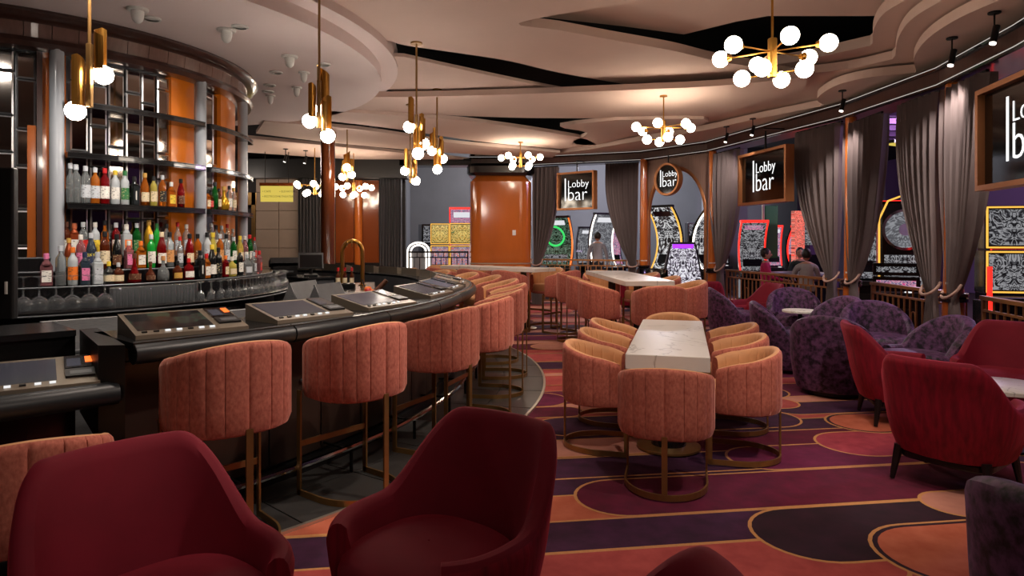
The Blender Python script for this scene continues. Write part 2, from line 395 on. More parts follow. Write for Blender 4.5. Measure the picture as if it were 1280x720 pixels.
while rv < 15.5:
    h = random.choice([.42,.5,.58]); u = -.9+random.random()*1.0
    while u < 6:
        L = random.uniform(1.3, 2.6)
        capsule(u, u+L, rv, rv+h, random.choice(['wine','plum','coral','magenta','rose','coral','plum','tanpink','tanpink']))
        u += L+random.uniform(.05, .7)
    rv += h+random.choice([.02,.3,.36])
cm.build('carpet', [CP[k] for k in CK], floor)
# ---- raised tile ring around the bar
def arcpts(r, a0, a1, n): return [pol(r(a0+(a1-a0)*i/n) if callable(r) else r, R(a0+(a1-a0)*i/n)) for i in range(n+1)]
m = MB(); m.prism(arcpts(5.80, -100, 110, 90)+[(-9,13.4),(-9,1.2)], -.02, -.004); ring = struct(m.build('floor_bar', M['black']))
t0 = -84
while t0 < 100:
    t1 = t0+7
    for ra, rb_ in ((4.9, 5.36), (5.36, 5.8)):
        d = .05; m = MB(); m.prism(arcpts(rb_-.003, t0+d, t1-d, 4)+arcpts(ra+.003, t1-d, t0+d, 4), -.004, .006); m.build('tile', M['tile_dark'], ring)
    t0 = t1
m = MB(); m.sweep(arcpts(5.81, -84, 100, 120), [(-.012,-.01),(.012,-.01),(.012,.008),(-.012,.008)]); m.build('edge_strip', M['trim_metal'], ring)
# ---- ceiling
m = MB(); m.box((2, 11, 4.45), (30, 30, .1)); struct(m.build('ceiling', M['ceiling_dark']))
def plate(poly, Z, th=.2, extra=()):
    m = MB(); m.prism([P(x, y, Z) for x, y in poly]+list(extra), Z, Z+th)
    return struct(m.build('ceiling_plate', M['ceiling']))
def smoothpx(pts, n=5):
    o = []; k = len(pts)
    for i in range(k-1):
        p0, p1, p2, p3 = [Vector(pts[max(0, min(k-1, j))]) for j in (i-1, i, i+1, i+2)]
        for s in range(n):
            t = s/n; o.append(tuple(.5*((2*p1)+(p2-p0)*t+(2*p0-5*p1+4*p2-p3)*t*t+(3*p1-p0-3*p2+p3)*t**3)))
    return o+[pts[-1]]
# wall line: columns stand on its corners
WL = [(3.6, 2.2), (4.45, 5.6), (4.74, 7.1), (4.82, 9.4), (4.04, 13.3), (2.96, 14.8), (.44, 16.0), (-1.02, 16.0)]
def ZS(i): return [3.17,3.17,3.19,3.26,3.3,3.3,3.32,3.32][i]
outer = [(x+.3, y+.1) for x, y in WL]
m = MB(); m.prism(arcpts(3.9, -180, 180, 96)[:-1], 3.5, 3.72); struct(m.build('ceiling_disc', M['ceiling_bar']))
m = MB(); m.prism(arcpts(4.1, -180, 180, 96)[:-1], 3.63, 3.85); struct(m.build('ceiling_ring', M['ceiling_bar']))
AM = [(362,14),(335,-30),(520,-30),(700,-30),(813,0)]+smoothpx([(740,11),(648,29),(700,38),(760,49),(840,63),(900,77),(1000,92)], 4)+[(930,101)]+smoothpx([(797,108),(700,91),(640,77),(592,69),(508,57),(485,51),(451,54),(400,30)], 4)
plate(AM, 3.72, .1)
plate([(480,70)]+smoothpx([(505,71),(560,83),(640,100),(702,112)], 4)+smoothpx([(640,118),(560,119.5),(520,119),(459,107)], 4)+[(465,90)], 3.66, .04)
plate(smoothpx([(405,126),(440,122),(520,121),(640,118),(797,112),(900,107),(1010,96)], 4)+[(1005,112),(960,125),(900,143)]+smoothpx([(880,148),(770,148),(640,147),(520,142),(405,134)], 4), 3.55, .08)
plate(smoothpx([(400,138),(520,146),(600,153),(720,171),(745,181)], 4)+smoothpx([(700,186),(600,177),(500,162),(400,150)], 4), 3.5, .06)
plate(smoothpx([(330,152),(450,162),(560,178),(640,185),(700,191)], 4)+smoothpx([(690,197),(560,191),(430,180),(320,167)], 4), 3.48, .06)
plate(smoothpx([(300,172),(430,184),(560,197),(610,204)], 4)+smoothpx([(560,206),(420,198),(300,190)], 4), 3.46, .06)
plate(smoothpx([(770,150),(880,149),(862,160),(790,170),(745,181),(715,178),(735,166),(700,158),(770,150)], 3), 3.5, .06)
plate([(640,16),(700,24),(780,33),(855,43),(920,27),(960,20),(1095,20),(1150,-5),(1150,-40),(600,-40)], 3.95, .06)
plate(smoothpx([(1255,-2),(1200,22),(1160,48),(1143,72),(1146,90)], 5)[:-1]+smoothpx([(1144,91),(1090,96),(1050,105),(1026,118),(1022,126),(1030,131)], 4)+smoothpx([(1026,133),(1000,138),(930,152),(880,163),(800,176),(740,186),(663,196),(587,199)], 3), 3.53, .1, outer[::-1])
plate(smoothpx([(1182,-2),(1142,22),(1124,45),(1119,70)], 5)+smoothpx([(1115,74),(1060,86),(980,96),(900,112),(880,126),(866,150),(800,166),(700,188)], 4), 3.66, .1, outer[::-1])
plate(smoothpx([(1142,-5),(1107,15),(1093,35),(1091,54)], 5)+smoothpx([(1088,57),(1010,74),(960,83),(930,96),(905,118),(890,150)], 4), 3.79, .12, outer[:6][::-1])
m = MB(); m.box((1.5,-.6,3.86), (15,11.4,.2)); struct(m.build('ceiling_rear', M['ceiling']))
# ---- soffit over the windows
inn = [(x, y) for x, y in WL][::-1]
m = MB(); m.sweep(inn, [(-.28,0),(.16,0),(.16,.24),(-.28,.24)], zs=[ZS(i) for i in range(8)][::-1]); sof = struct(m.build('trim_1', M['bronze_wood']))
zz = [ZS(i) for i in range(8)][::-1]
def sweep_strip(sec, mt, name):
    m = MB(); m.sweep(inn, sec, zs=zz); return m.build(name, mt, sof)
SGN = 1
m = MB(); m.sweep(inn, [(-.28,.2),(-.2,.2),(-.2,1.3),(-.28,1.3)], zs=[ZS(i) for i in range(8)][::-1]); m.build('hall_light_block', M['ceiling_dark'], sof)  # added above the soffit to block hall light from the ceiling void
def rnd(a, z, r, n=8): return [(a+r*cos(2*pi*i/n), z+r*sin(2*pi*i/n)) for i in range(n)]
sweep_strip(rnd(SGN*.17, .2, .03), M['black_gloss'], 'upper_moulding')
sweep_strip(rnd(SGN*.165, .02, .028), M['black_gloss'], 'lower_moulding')
M['moulding_glint'] = glow('moulding_glint', (255,246,236), .55)  # glowing lines stand in for the highlights along the mouldings
sweep_strip(rnd(SGN*.198, .205, .0045, 6), M['moulding_glint'], 'upper_line')
sweep_strip(rnd(SGN*.193, .022, .0045, 6), M['moulding_glint'], 'lower_line')
# ---- outer shell of the casino hall beyond, and of the room behind the bar
def wall(name, a, b, h, mt, z0=0, th=.15):
    a = Vector(a); b = Vector(b); d = (b-a).normalized(); n = Vector((-d.y, d.x))*th
    m = MB(); m.prism([tuple(a), tuple(b), tuple(b+n), tuple(a+n)], z0, h); return struct(m.build(name, mt))
wall('wall_rear', (9, -6), (-9.3, -6), 4.4, M['beige_stone'])
wall('wall_hall', (-1.5, 24), (16, 24), 4.4, M['grey_wall'])
wall('wall_hall_side', (13.5, 24), (13.5, -6), 4.4, M['purple_wall'])
wall('wall_left', (-9.3, -6), (-9.3, 16.2), 4.4, M['dark_wall'])
# far wall behind the bar
bw = wall('wall_back', (-9.3, 16.3), (-2.62, 16.3), 4.4, M['dark_wall'])
wall('wall_jamb', (-3.3, 16.3), (-3.3, 21.5), 4.4, M['grey_wall'], th=.2)
wall('wall_passage', (-3.3, 21.5), (1.0, 21.5), 4.4, M['grey_wall'])
# beige stone blocks of the far wall
st = MB(); st.box((-5.66, 16.2, 1.6), (1.12, .1, 3.2)); stw = struct(st.build('wall_stone', M['beige_stone']))
bl = MB(); bl.rbox((0,0,0), (.55, .05, .44), .006); blm = bl.mesh('brick', M['beige_stone'])
for j in range(7):
    for i in range(2): piece('brick', blm, stw, (-5.94+.56*i, 16.14, .23+.45*j))
# brown panelling with a rounded centre rib
m = MB(); m.box((-3.73, 16.2, 1.5), (1.12, .1, 3.0)); pw = struct(m.build('wall_panelling', M['brown_wood']))
for x, w in ((-4.06, .44), (-3.4, .44)):
    m = MB(); m.rbox((x, 16.13, 1.78), (w, .04, 2.3), .01); m.build('panel', M['brown_wood'], pw)
m = MB(); m.smooth = True; m.cyl((-3.73, 16.14, 0), (-3.73, 16.14, 3.0), .1, 16); m.build('rib', M['orange_wood'], pw)
m = MB(); m.rbox((-3.73, 16.12, .92), (1.12, .06, .16), .01); m.build('dado_rail', M['darkwood'], pw)
# doorway with a brass lintel
m = MB(); m.box((-7.4, 16.2, 1.15), (2.4, .12, 2.3)); d1 = struct(m.build('door_1', M['dark_wall']))
m = MB(); m.box((-7.4, 16.15, 2.55), (2.4, .1, .3)); m.build('lintel', M['gold_dark'], d1)
m = MB(); m.box((-6.27, 16.15, 1.35), (.1, .1, 2.7)); m.build('jamb', M['gold_dark'], d1)
m = MB(); m.box((-5.9, 16.0, 3.25), (6.8, .5, .45)); struct(m.build('trim_2', M['black']))
m = MB(); m.box((-1.82, 16.0, 3.4), (1.7, .5, .16)); struct(m.build('trim_3', M['black_gloss']))
# brown lacquered pier with rounded corners and a black capital
m = MB(); m.rbox((-.27, 16.2, 1.53), (1.46, 1.4, 3.06), .28, n=8); pier = struct(m.build('wall_pier', M['orange_wood'])); autosmooth(pier)
m = MB(); m.rbox((-.27, 16.2, 3.2), (1.6, 1.54, .28), .3, n=8); m.build('capital', M['black_gloss'], pier)
m = MB(); m.rbox((-.27, 16.2, 1.0), (1.48, 1.42, .03), .29, n=8); m.build('inlay_line', M['trim_metal'], pier)
m = MB(); m.box((.05, 15.49, 1.72), (.08, .02, .12)); m.build('wall_switch', M['white'], pier)
# round brown column behind the bar
def lathe_at(x, y, prof, mt, name, par=None, n=24):
    m = MB(); m.lathe(prof, n, (x, y, 0)); return m.build(name, mt, par, smooth=True)
struct(lathe_at(-3.3, 11.9, [(.15,0),(.15,.1),(.125,.14),(.125,3.35),(.15,3.4),(.15,3.5)], M['brown_wood'], 'column_bar'))
# window columns
for i, (x, y) in enumerate(WL):
    if i in (0, 1, 6, 7): continue
    q_ = Vector((x, y)); q_ = q_-q_.normalized()*(.17 if i < 4 else .2); x, y = q_
    c = struct(lathe_at(x-.02, y, [(.105,0),(.105,.88),(.095,.97),(.09,1.4),(.078,3.1),(.075,ZS(i)+.02)], M['orange_wood'], 'column_window'))
    lathe_at(x-.02, y, [(.1,.9),(.135,.905),(.135,.94),(.11,.95),(.135,.96),(.135,.99),(.1,1.0)], M['black_gloss'], 'collar', c)
    m = MB()
    for a in range(-3, 4):
        t = atan2(-y, -x)+a*.22; m.box((x-.02+.098*cos(t), y+.098*sin(t), 1.1), (.012, .012, .022), t)
    m.build('white_marks', M['white'], c)  # row of small white marks around the column front
# ---- arch wall between two columns
A, B = Vector(WL[5]), Vector(WL[4]); L = (B-A).length; rzA = atan2((B-A).y, (B-A).x)
arch = []
for i in range(25):
    t = pi*i/24; arch.append((L/2-.02-.78*cos(t), 2.05+1.02*sin(t)))
out = [(.06,0),(L/2-.8,0)]+arch+[(L/2+.76,0),(L-.06,0),(L-.06,3.3),(.06,3.3)]
MA = Matrix.Translation((A.x, A.y, 0)) @ Matrix.Rotation(rzA, 4, 'Z') @ Matrix.Rotation(pi/2, 4, 'X')
m = MB(); m.M = MA; m.prism(out, -.05, .05); aw = struct(m.build('wall_arch', M['fluted']))
m = MB(); m.M = MA; m.smooth = True
m.tube([(L/2-.8,0,.02)]+[(x, z, .02) for x, z in arch]+[(L/2+.76,0,.02)], .05, 10); m.build('arch_trim', M['frame_bronze'], aw)
# ================================================================ WINDOW DRESSING
def wseg(i): return Vector(WL[i]), Vector(WL[i+1])
# ---- curtains
def curtain(a, b, tie, ztop, label, mt='curtain', zt=.98, folds=12, bottom=.02):
    "a: top end at the column, b: free top end, tie: plan point of the tieback (None: hangs straight)"
    a = Vector(a); b = Vector(b); d = (b-a); w = d.length; d = d/w; n = Vector((-d.y, d.x))
    if n.dot(-a) < 0: n = -n
    a = a+n*.09; b = b+n*.09
    if tie is not None: tie = Vector(tie)+n*.09
    c = (a+b)/2; root = thing('curtain', label, 'curtain', (c.x, c.y, bottom), 0, 'curtains between the lounge and the hall')
    rows = []; NZ = 30; NU = folds*8
    for j in range(NZ+1):
        z = ztop+(bottom-ztop)*j/NZ; row = []
        if tie is None: s0, s1, am, off = 0, w, .05, 0
        else:
            ts = (Vector(tie)-a).dot(d); hw = .07
            if z > zt:
                q = (z-zt)/(ztop-zt); e = min(1, q*1.15); e = (1-(1-e)**2.0)
                s0 = (ts-hw)*(1-e)+0*e; s1 = (ts+hw)*(1-e)+w*e
                am = .032+.042*e; off = .05*(1-e)
            else:
                q = min(1, (zt-z)/.5); s0 = ts-hw-.05*q; s1 = ts+hw+.07*q; am = .022+.012*q; off = .05
        for i in range(NU+1):
            u = i/NU; ph = 2*pi*folds*u
            s = s0+(s1-s0)*(u+.012*sin(ph*2)); y = am*(sin(ph+.6*sin(j*.21))+.28*sin(2*ph))+am*.35*sin(ph*.47+1.3)+off
            p = a+d*s+n*y; row.append((p.x, p.y, z))
        rows.append(row)
    m = MB(); m.smooth = True; m.grid(rows); m.build('drape', M[mt], root, world=True)
    m = MB()
    m.box((c.x, c.y, ztop+.012), (w, .03, .024), atan2(d.y, d.x)); m.build('heading_rail', M['black_metal'], root, world=True)
    if tie is not None:
        t = a+d*((Vector(tie)-a).dot(d))+n*.05; pts = []
        back = a+n*.0
        for i in range(15):
            g = -pi*.62+pi*1.24*i/14; e = abs(i-7)/7
            q = t+d*(.135*sin(g))+n*(.085*cos(g)); pts.append((q.x, q.y, zt+.0+.16*max(0, e-.2)**1.5-.03*(1-e)))
        m = MB(); m.smooth = True; m.tube(pts, .016, 7); m.build('tieback', M['rope'], root, world=True)
    return root
def cpt(px, i, off=.0):
    "plan point on wall segment i seen in column px"
    a, b = wseg(i); k = (px-640)/F; d = b-a
    t = (k*a.y-a.x)/(d.x-k*d.y); p = a+d*t
    return p
for pa, pb, pt, sg, lab in (
    (669, 700, 674, 5, 'grey curtain tied back beside the brown pier, next to the small square screen'),
    (800, 758, 793, 5, 'grey curtain tied back against the column that frames the arch, by the small square screen'),
    (897, 930, 908, 3, 'grey curtain tied back between the arch and the middle sign screen'),
    (1060, 1003, 1050, 3, 'grey curtain gathered against the second window column, on the middle sign screen side'),
    (1071, 1112, 1079, 2, 'grey curtain gathered against the second window column, on its near side'),
    (1187, 1137, 1180, 2, 'wide grey curtain tied with a pink rope to the far side of the nearest column'),
    (1199, 1248, 1209, 1, 'grey curtain tied with a pink rope between the nearest column and the large sign screen')):
    curtain(cpt(pa, sg), cpt(pb, sg), cpt(pt, sg), min(ZS(sg), ZS(sg+1))-.03, lab)
curtain((-2.64, 16.06), (-3.2, 16.06), None, 3.02, 'charcoal curtain hanging straight between the brown panelling and the railed opening', 'curtain_dark', folds=8)
curtain((-4.5, 16.0), (-5.12, 16.0), None, 3.02, 'charcoal curtain hanging straight behind the brown bar column', 'curtain_dark', folds=8)
# ---- railings
def railing(a, b, label, mt='rail_bronze', h=.97, sp=.13, lighten=False):
    a = Vector(a); b = Vector(b); d = b-a; L = d.length; rz = atan2(d.y, d.x)
    root = thing('railing', label, 'railing', (a.x, a.y, 0), rz, 'railings under the window openings')
    def bar(name, z, t, w):
        m = MB(); m.rbox((L/2, 0, z), (L, w, t), .004, n=1); m.build(name, M[mt], root)
    bar('top_rail', h-.02, .04, .07); bar('middle_rail', h-.15, .025, .03); bar('bottom_rail', .1, .03, .03)
    bm_ = MB(); bm_.box((0,0,(h-.05)/2), (.018,.018,h-.27)); me = bm_.mesh('baluster', M[mt])
    sm_ = MB(); sm_.box((0,0,h-.09), (.016,.016,.11)); ms = sm_.mesh('short_baluster', M[mt])
    lm = MB(); lm.tube([(-.045,0,.12)]+[(-.045*cos(pi*i/10),0,.6+.06*sin(pi*i/10)) for i in range(11)]+[(.045,0,.12)], .008, 6); ml = lm.mesh('loop', M[mt])
    n = max(2, int(L/sp))
    for i in range(n+1):
        x = .02+(L-.04)*i/n
        piece('baluster' if i%3 else 'baluster', me, root, (x,0,0)); piece('short_baluster', ms, root, (x+(.5*(L-.04)/n if i < n else 0),0,0))
        if i%3 == 1 and i < n: piece('loop', ml, root, (x+.5*(L-.04)/n,0,0))
    for x in (.015, L-.015):
        m = MB(); m.box((x,0,h/2),(.03,.03,h-.04)); m.build('post', M[mt], root)
    return root
def off(p, q, e):
    p = Vector(p); q = Vector(q); d = (q-p).normalized(); n = Vector((d.y, -d.x)); n = n if n.dot(p) > 0 else -n; return p+d*e+n*.2, q-d*e+n*.2
for i, lab in ((1, 'brass railing under the opening with the large sign screen'), (2, 'brass railing between the nearest window column and the second one'),
               (3, 'brass railing behind the purple armchairs, below the middle sign screen'), (5, 'brass railing below the small square sign screen')):
    railing(*off(WL[i], WL[i+1], .14), lab, h=1.1 if i == 5 else .97)
railing((-2.5, 16.0), (-1.05, 16.0), 'dark railing in front of the gold framed slot machines', 'black_metal', h=1.28)
# ---- framed sign screens
def logo(parent, s, y, x0=0, z0=0):
    "the words, facing -Y of the parent"
    r = (pi/2, 0, 0)
    text('bar', s, 'lettering', M['white_glow'], parent, (x0+.06*s, y, z0-.2*s), r)
    text('Lobby', s*.56, 'lettering', M['white_glow'], parent, (x0+.12*s, y, z0+.36*s), r)
    m = MB(); m.box((x0-.70*s, y, z0+.09*s), (.075*s, .003, 1.16*s)); m.build('lettering', M['white_glow'], parent)
def sign(a, b, zc, h, label, tilt=0, depth=.13):
    a = Vector(a); b = Vector(b); c = (a+b)/2; w = (b-a).length; rz = atan2((b-a).y, (b-a).x)
    root = thing('sign_screen', label, 'sign', (c.x, c.y, zc-h/2), rz, 'framed bar sign screens')
    root.rotation_euler = (R(-0), 0, rz)
    T = Matrix.Translation((0,0,h/2)) @ Matrix.Rotation(R(-tilt)*-1, 4, 'X')
    t = .045
    m = MB(); m.M = T
    for x, z, dx, dz in ((0,h/2-t/2,w,t),(0,-h/2+t/2,w,t),(-w/2+t/2,0,t,h-2*t),(w/2-t/2,0,t,h-2*t)): m.box((x,0,z),(dx,depth,dz))
    m.box((0,depth/2+.005,0),(w,.01,h)); m.build('frame', M['frame_bronze'], root)
    m = MB(); m.M = T; m.box((0,.02,0),(w-2*t,.05,h-2*t)); m.build('screen', M['screen_off'], root)
    s = h*.50; r = (pi/2-R(tilt)*-1, 0, 0)
    def pos(x, z, y=-.008): return tuple(T @ Vector((x, y, z)))
    text('bar', s, 'lettering', M['white_glow'], root, pos(.06*s, -.2*s), r)
    text('Lobby', s*.56, 'lettering', M['white_glow'], root, pos(.12*s, .36*s), r)
    m = MB(); m.M = T; m.box((-.72*s, -.008, .09*s), (.075*s, .004, 1.2*s)); m.build('lettering', M['white_glow'], root)
    m = MB(); m.cyl((0, .03, h), (0, .03, h+(3.3-zc-h/2)), .018, 8); m.box((0, .22, h+(3.34-zc-h/2)), (.03, .46, .02)); m.build('hanger', M['black_metal'], root)
    return root
sign((1.07,15.35), (1.84,14.65), 2.66, .86, 'small square framed sign screen hanging near the brown pier')
sign((3.93,11.38), (4.16,9.95), 2.56, .86, 'framed sign screen hanging between the arch and the tallest curtains')
sign((4.15,5.85), (3.85,4.4), 2.42, .88, 'large framed sign screen hanging closest to the camera, half out of view')
# round sign in the arch
sc_ = A+(B-A)*.5+Vector((-.25,-.25))
root = thing('round_sign', 'round black bar sign in a bronze ring hanging in the arch', 'sign', (sc_.x, sc_.y, 2.5), rzA)
MR = Matrix.Rotation(pi/2, 4, 'X')
m = MB(); m.M = Matrix.Translation((0,0,.31)) @ MR; m.smooth = True
m.lathe([(.29,-.06),(.335,-.06),(.345,-.03),(.345,.05),(.335,.07),(.30,.07),(.29,.04)], 40, cap=False); m.build('ring_frame', M['frame_bronze'], root)
m = MB(); m.M = Matrix.Translation((0,0,.31)) @ MR; m.lathe([(.3,-.04),(.3,.03)], 40); m.build('face', M['screen_off'], root)
logo(root, .3, -.036, .03, .31)
m = MB(); m.cyl((0,0,.64), (0,0,.8), .015); m.build('hanger', M['black_metal'], root)
# yellow direction sign
root = thing('direction_sign', 'lit yellow direction sign hanging by the stone wall', 'sign', (-5.1, 14.4, 2.38), R(4))
m = MB(); m.box((0,0,.17),(.68,.05,.34)); m.build('light_box', M['yellow_glow'], root)
m = MB(); m.box((0,0,.375),(.72,.07,.07)); m.build('cap', M['brown_wood'], root)
for x, z, w in ((-.3,.22,'\u2022 CAFE'), (-.3,.11,'\u2022 RESTROOMS'), (.06,.22,'\u2022 ELEVATOR'), (.06,.11,'\u2022 THEATER')):
    text(w, .062, 'lettering', M['black'], root, (x, -.028, z), (pi/2,0,0), align='LEFT')
for x in (-.25, .25):
    m = MB(); m.cyl((x,0,.4),(x,0,1.2),.008,6); m.build('hanger', M['black_metal'], root)
# ---- ceiling fittings
def canopy_spot(px, py, Z, aimv, label):
    x, y = P(px, py, Z)
    root = thing('track_spotlight', label, 'spotlight', (x, y, Z-.30), 0, 'black spotlights under the window soffit')
    m = MB(); m.lathe([(.05,.285),(.05,.3)], 14); m.build('canopy', M['black_metal'], root)
    m = MB(); m.cyl((0,0,.14),(0,0,.29),.008,6); m.build('stem', M['black_metal'], root)
    m = MB(); m.smooth = True; m.cyl((.02,0,.18),(-.02,-.01,.03),.028,12); m.build('head', M['black_metal'], root)
    m = MB(); m.cyl((-.02,-.01,.031),(-.024,-.011,.018),.026,12); m.build('lamp', M['led_white'], root)
    if aimv: light('track_lamp', 'SPOT', (x-.03, y-.015, Z-.31), aimv[3], (1,.9,.82), .03, 75, .7, aimv[:3])
for px, py, lab, am in ((1243,15,'black spotlight on a stem, closest to the camera under the window soffit', (4.5,6.6,1.4,75)), (1190,47,'black spotlight on a stem, second one along the window soffit', (4.7,7.6,1.5,75)),
                    (1053,113,'black spotlight hanging over the tallest curtains', (4.8,9.6,1.6,85)), (941,148,'small black spotlight over the middle sign screen', (4.3,12.2,1.6,62)), (908,158,'small black spotlight over the curtain beside the arch', (3.8,13.8,1.8,80))):
    canopy_spot(px, py, 3.53, am, lab)
for px, py in ((357,186),(382,188)):
    canopy_spot(px, py, 3.46, None, 'small black spotlight on the far ceiling near the brown bar column, '+('further from' if px < 370 else 'closer to')+' the column')
proto = None
for k, (px, py, lab) in enumerate(((172,11,'white ceiling camera above the back bar crown, closest to the camera'), (283,37,'white ceiling camera beside the crown rim, second one'),
      (362,70,'white ceiling camera above the gold pendant, third one'), (380,90,'small white ceiling fitting near the gold pendant, fourth one'), (371,109,'small white ceiling fitting, fifth one'), (338,119,'small white ceiling fitting, farthest over the bar'))):
    x, y = P(px, py, 3.5); s = 1 if k < 3 else .75
    root = thing('ceiling_camera', lab, 'camera', (x, y, 3.5-.13), 0, 'white dome fittings on the ceiling over the bar')
    m = MB(); m.lathe([(.085,.13),(.085,.118),(.075,.11)], 20); m.build('base_plate', M['white'], root)
    m = MB(); m.smooth = True; m.lathe([(.052,.118),(.05,.07),(.04,.03),(.02,.01),(.004,.005)], 18); m.build('housing', M['white'], root)
    root.scale = (s,s,1)
for px, py, wd in ((190,23,'beside the ceiling camera closest to the camera end'),(345,90,'just past the third ceiling camera'),(337,106,'between the small white ceiling fittings'),(300,33,'beside the second ceiling camera'),(405,80,'behind the second gold pendant stem'),(335,114,'farthest over the bar')):
    x, y = P(px, py, 3.5)
    root = thing('recessed_downlight', 'round white recessed ceiling light '+wd, 'downlight', (x, y, 3.485), 0, 'recessed lights over the bar')
    m = MB(); m.lathe([(.055,.015),(.075,.015),(.075,.003),(.055,.0)], 20, cap=False); m.build('trim_ring', M['white'], root)
    m = MB(); m.lathe([(.055,.014),(.055,.012)], 20); m.build('lens', M['white'], root)
# ---- chandeliers
def chandelier(c, s, label, zt, n=10, rot=0.0, mt='globe'):
    root = thing('globe_chandelier', label, 'chandelier', c, rot, 'globe chandeliers')
    m = MB(); m.cyl((0,0,.0),(0,0,zt-c[2]),.009,8); m.build('rod', M['gold'], root)
    m = MB(); m.smooth = False; m.lathe([(.05,zt-c[2]-.02),(.05,zt-c[2])], 16); m.build('canopy', M['gold'], root)
    m = MB(); m.rbox((0,0,0), (.055,.055,.30), .012); m.build('hub', M['gold'], root)
    g = MB(); g.smooth = True; g.sphere((0,0,0), .063*s, 18, 12); gm = g.mesh('globe', M[mt])
    for k in range(n):
        up = k < 6; a = 2*pi*(k/6.0 if up else (k-6)/4.0)+(.25 if up else .7)
        r = .38 if up else .225; z = .05 if up else -.12
        x, y = r*cos(a), r*sin(a)
        m = MB(); m.cyl((0,0,z),(x*.86,y*.86,z),.006,6); arm = m.build('arm', M['gold'], root)
        m = MB(); m.smooth = True; m.cyl((x*.80,y*.80,z),(x*.88,y*.88,z),.022,12, .035)
        o = m.build('globe_holder', M['gold'], arm)
        piece('globe', gm, arm, (x*1.02, y*1.02, z))
    return root
ch_at = [((1.96,5.0,2.92), 'brass chandelier of ten white globes, largest and closest to the camera', 3.95),
         ((2.1,9.2,3.06), 'brass globe chandelier hanging over the middle tables, second largest', 3.55),
         ((.17,13.2,3.14), 'brass globe chandelier hanging in front of the brown pier', 3.5),
         ((-4.1,13.8,2.64), 'globe chandelier on a long rod beside the yellow direction sign', 3.5),
         ((-3.48,14.6,2.66), 'globe chandelier in front of the brown panelling, partly behind the bar column', 3.5)]
for k, (c, lab, zt) in enumerate(ch_at): chandelier(c, 1.0, lab, zt, rot=[.2,.9,1.7,.5,1.2][k])
# ---- pendants over the bar
def pendant(x, y, zc, zt, arms, label, s=1.0):
    root = thing('pendant_light', label, 'pendant', (x, y, zc), 0, 'brass pendants over the bar')
    m = MB(); m.cyl((0,0,.0),(0,0,zt-zc),.011,8); m.build('stem', M['gold_dark'], root)
    m = MB(); m.lathe([(.065,zt-zc-.018),(.065,zt-zc)], 20); m.build('canopy', M['gold_dark'], root)
    m = MB(); m.rbox((0,0,.02), (.035,.035,.42), .006); m.build('spine', M['gold_dark'], root)
    for k, (a, dz, ln) in enumerate(arms):
        rr = .08; x0, y0 = rr*cos(a), rr*sin(a); r = .054; rows = []
        for t in range(13):                      # half tube, slanted at its top
            g = a+pi/2+pi*1.12*(t/12)-.06*pi; g2 = t/12
            zt_ = dz+ln-.10*abs(g2-.15)
            rows.append([(x0+r*cos(g), y0+r*sin(g), dz), (x0+r*cos(g), y0+r*sin(g), zt_), (x0+(r-.006)*cos(g), y0+(r-.006)*sin(g), zt_), (x0+(r-.006)*cos(g), y0+(r-.006)*sin(g), dz)])
        m = MB(); m.grid(rows, closed=True)
        m.add(rows[0], [(0,1,2,3)]); m.add(rows[-1], [(0,1,2,3)]); sh = m.build('shade', M['gold'], root)
        m = MB(); m.smooth = True; m.sphere((x0, y0, dz-.03), .062*s, 20, 12); m.build('globe', M['globe_cool'], sh)
    return root
pendant(-2.80, 4.4, 2.62, 3.63, [(R(20), .06, .30), (R(200), -.19, .34)], 'brass pendant with two globes, closest to the camera over the bar')
pendant(-1.69, 5.82, 2.72, 3.72, [(R(195), -.1, .30), (R(-10), -.23, .34), (R(80), 0.02, .36)], 'brass pendant with globes hanging second over the bar')
pendant(-1.05, 7.3, 2.70, 3.72, [(R(190), .12, .30), (R(15), -.06, .32), (R(-70), -.18, .30)], 'brass pendant third over the bar, at the front of the clustered three')
pendant(-1.05, 9.3, 2.74, 3.66, [(R(215), .08, .30), (R(10), -.02, .30), (R(-80), -.18, .3)], 'brass pendant in the clustered three, nearer to the brown pier')
pendant(-1.50, 9.8, 2.58, 3.55, [(R(190), .02, .30), (R(0), -.13, .3)], 'brass pendant lowest of the clustered three over the bar')
pendant(-2.88, 11.6, 2.76, 3.5, [(R(200), -.08, .26), (R(-80), .08, .26), (R(0), -.04, .26)], 'brass pendant farthest over the bar beside the brown column')
# ================================================================ THE BAR
def barpath(a0, a1, n): return arcpts(rbar, a0, a1, n)
bar = thing('bar_counter', 'curved black bar counter with a padded leather edge and bronze front panels', 'bar', (*pol(4.9, R(-20)), 0))
def bpart(mb, name, mt, smooth=None): return mb.build(name, M[mt], bar, smooth=smooth, world=True)
a0, a1 = -49.5, 96
m = MB(); m.sweep(barpath(a0, a1, 100), [(-.66,.995),(-.04,.995),(-.04,1.03),(-.66,1.03)]); bpart(m, 'counter_top', 'bar_top')
m = MB(); m.sweep(barpath(a0, a1, 100), [(-.34,0),(-.30,0),(-.30,1.0),(-.34,1.0)]); bpart(m, 'front_wall', 'darkwood')
m = MB(); m.sweep(barpath(a0, a1, 100), [(-.66,.2),(-.62,.2),(-.62,1.0),(-.66,1.0)]); bpart(m, 'inner_wall', 'steel_dark')
def rail_sec(z, r=.058):
    return [(-.075+r*1.15*cos(g), z+r*sin(g)) for g in [2*pi*i/12 for i in range(12)]]
t = a0
while t < a1:
    d = 9.7; m = MB(); m.smooth = True; m.sweep(barpath(t+.06, min(a1, t+d)-.06, 10), rail_sec(.975)); o = bpart(m, 'padded_rail', 'leather'); t += d
t = a0
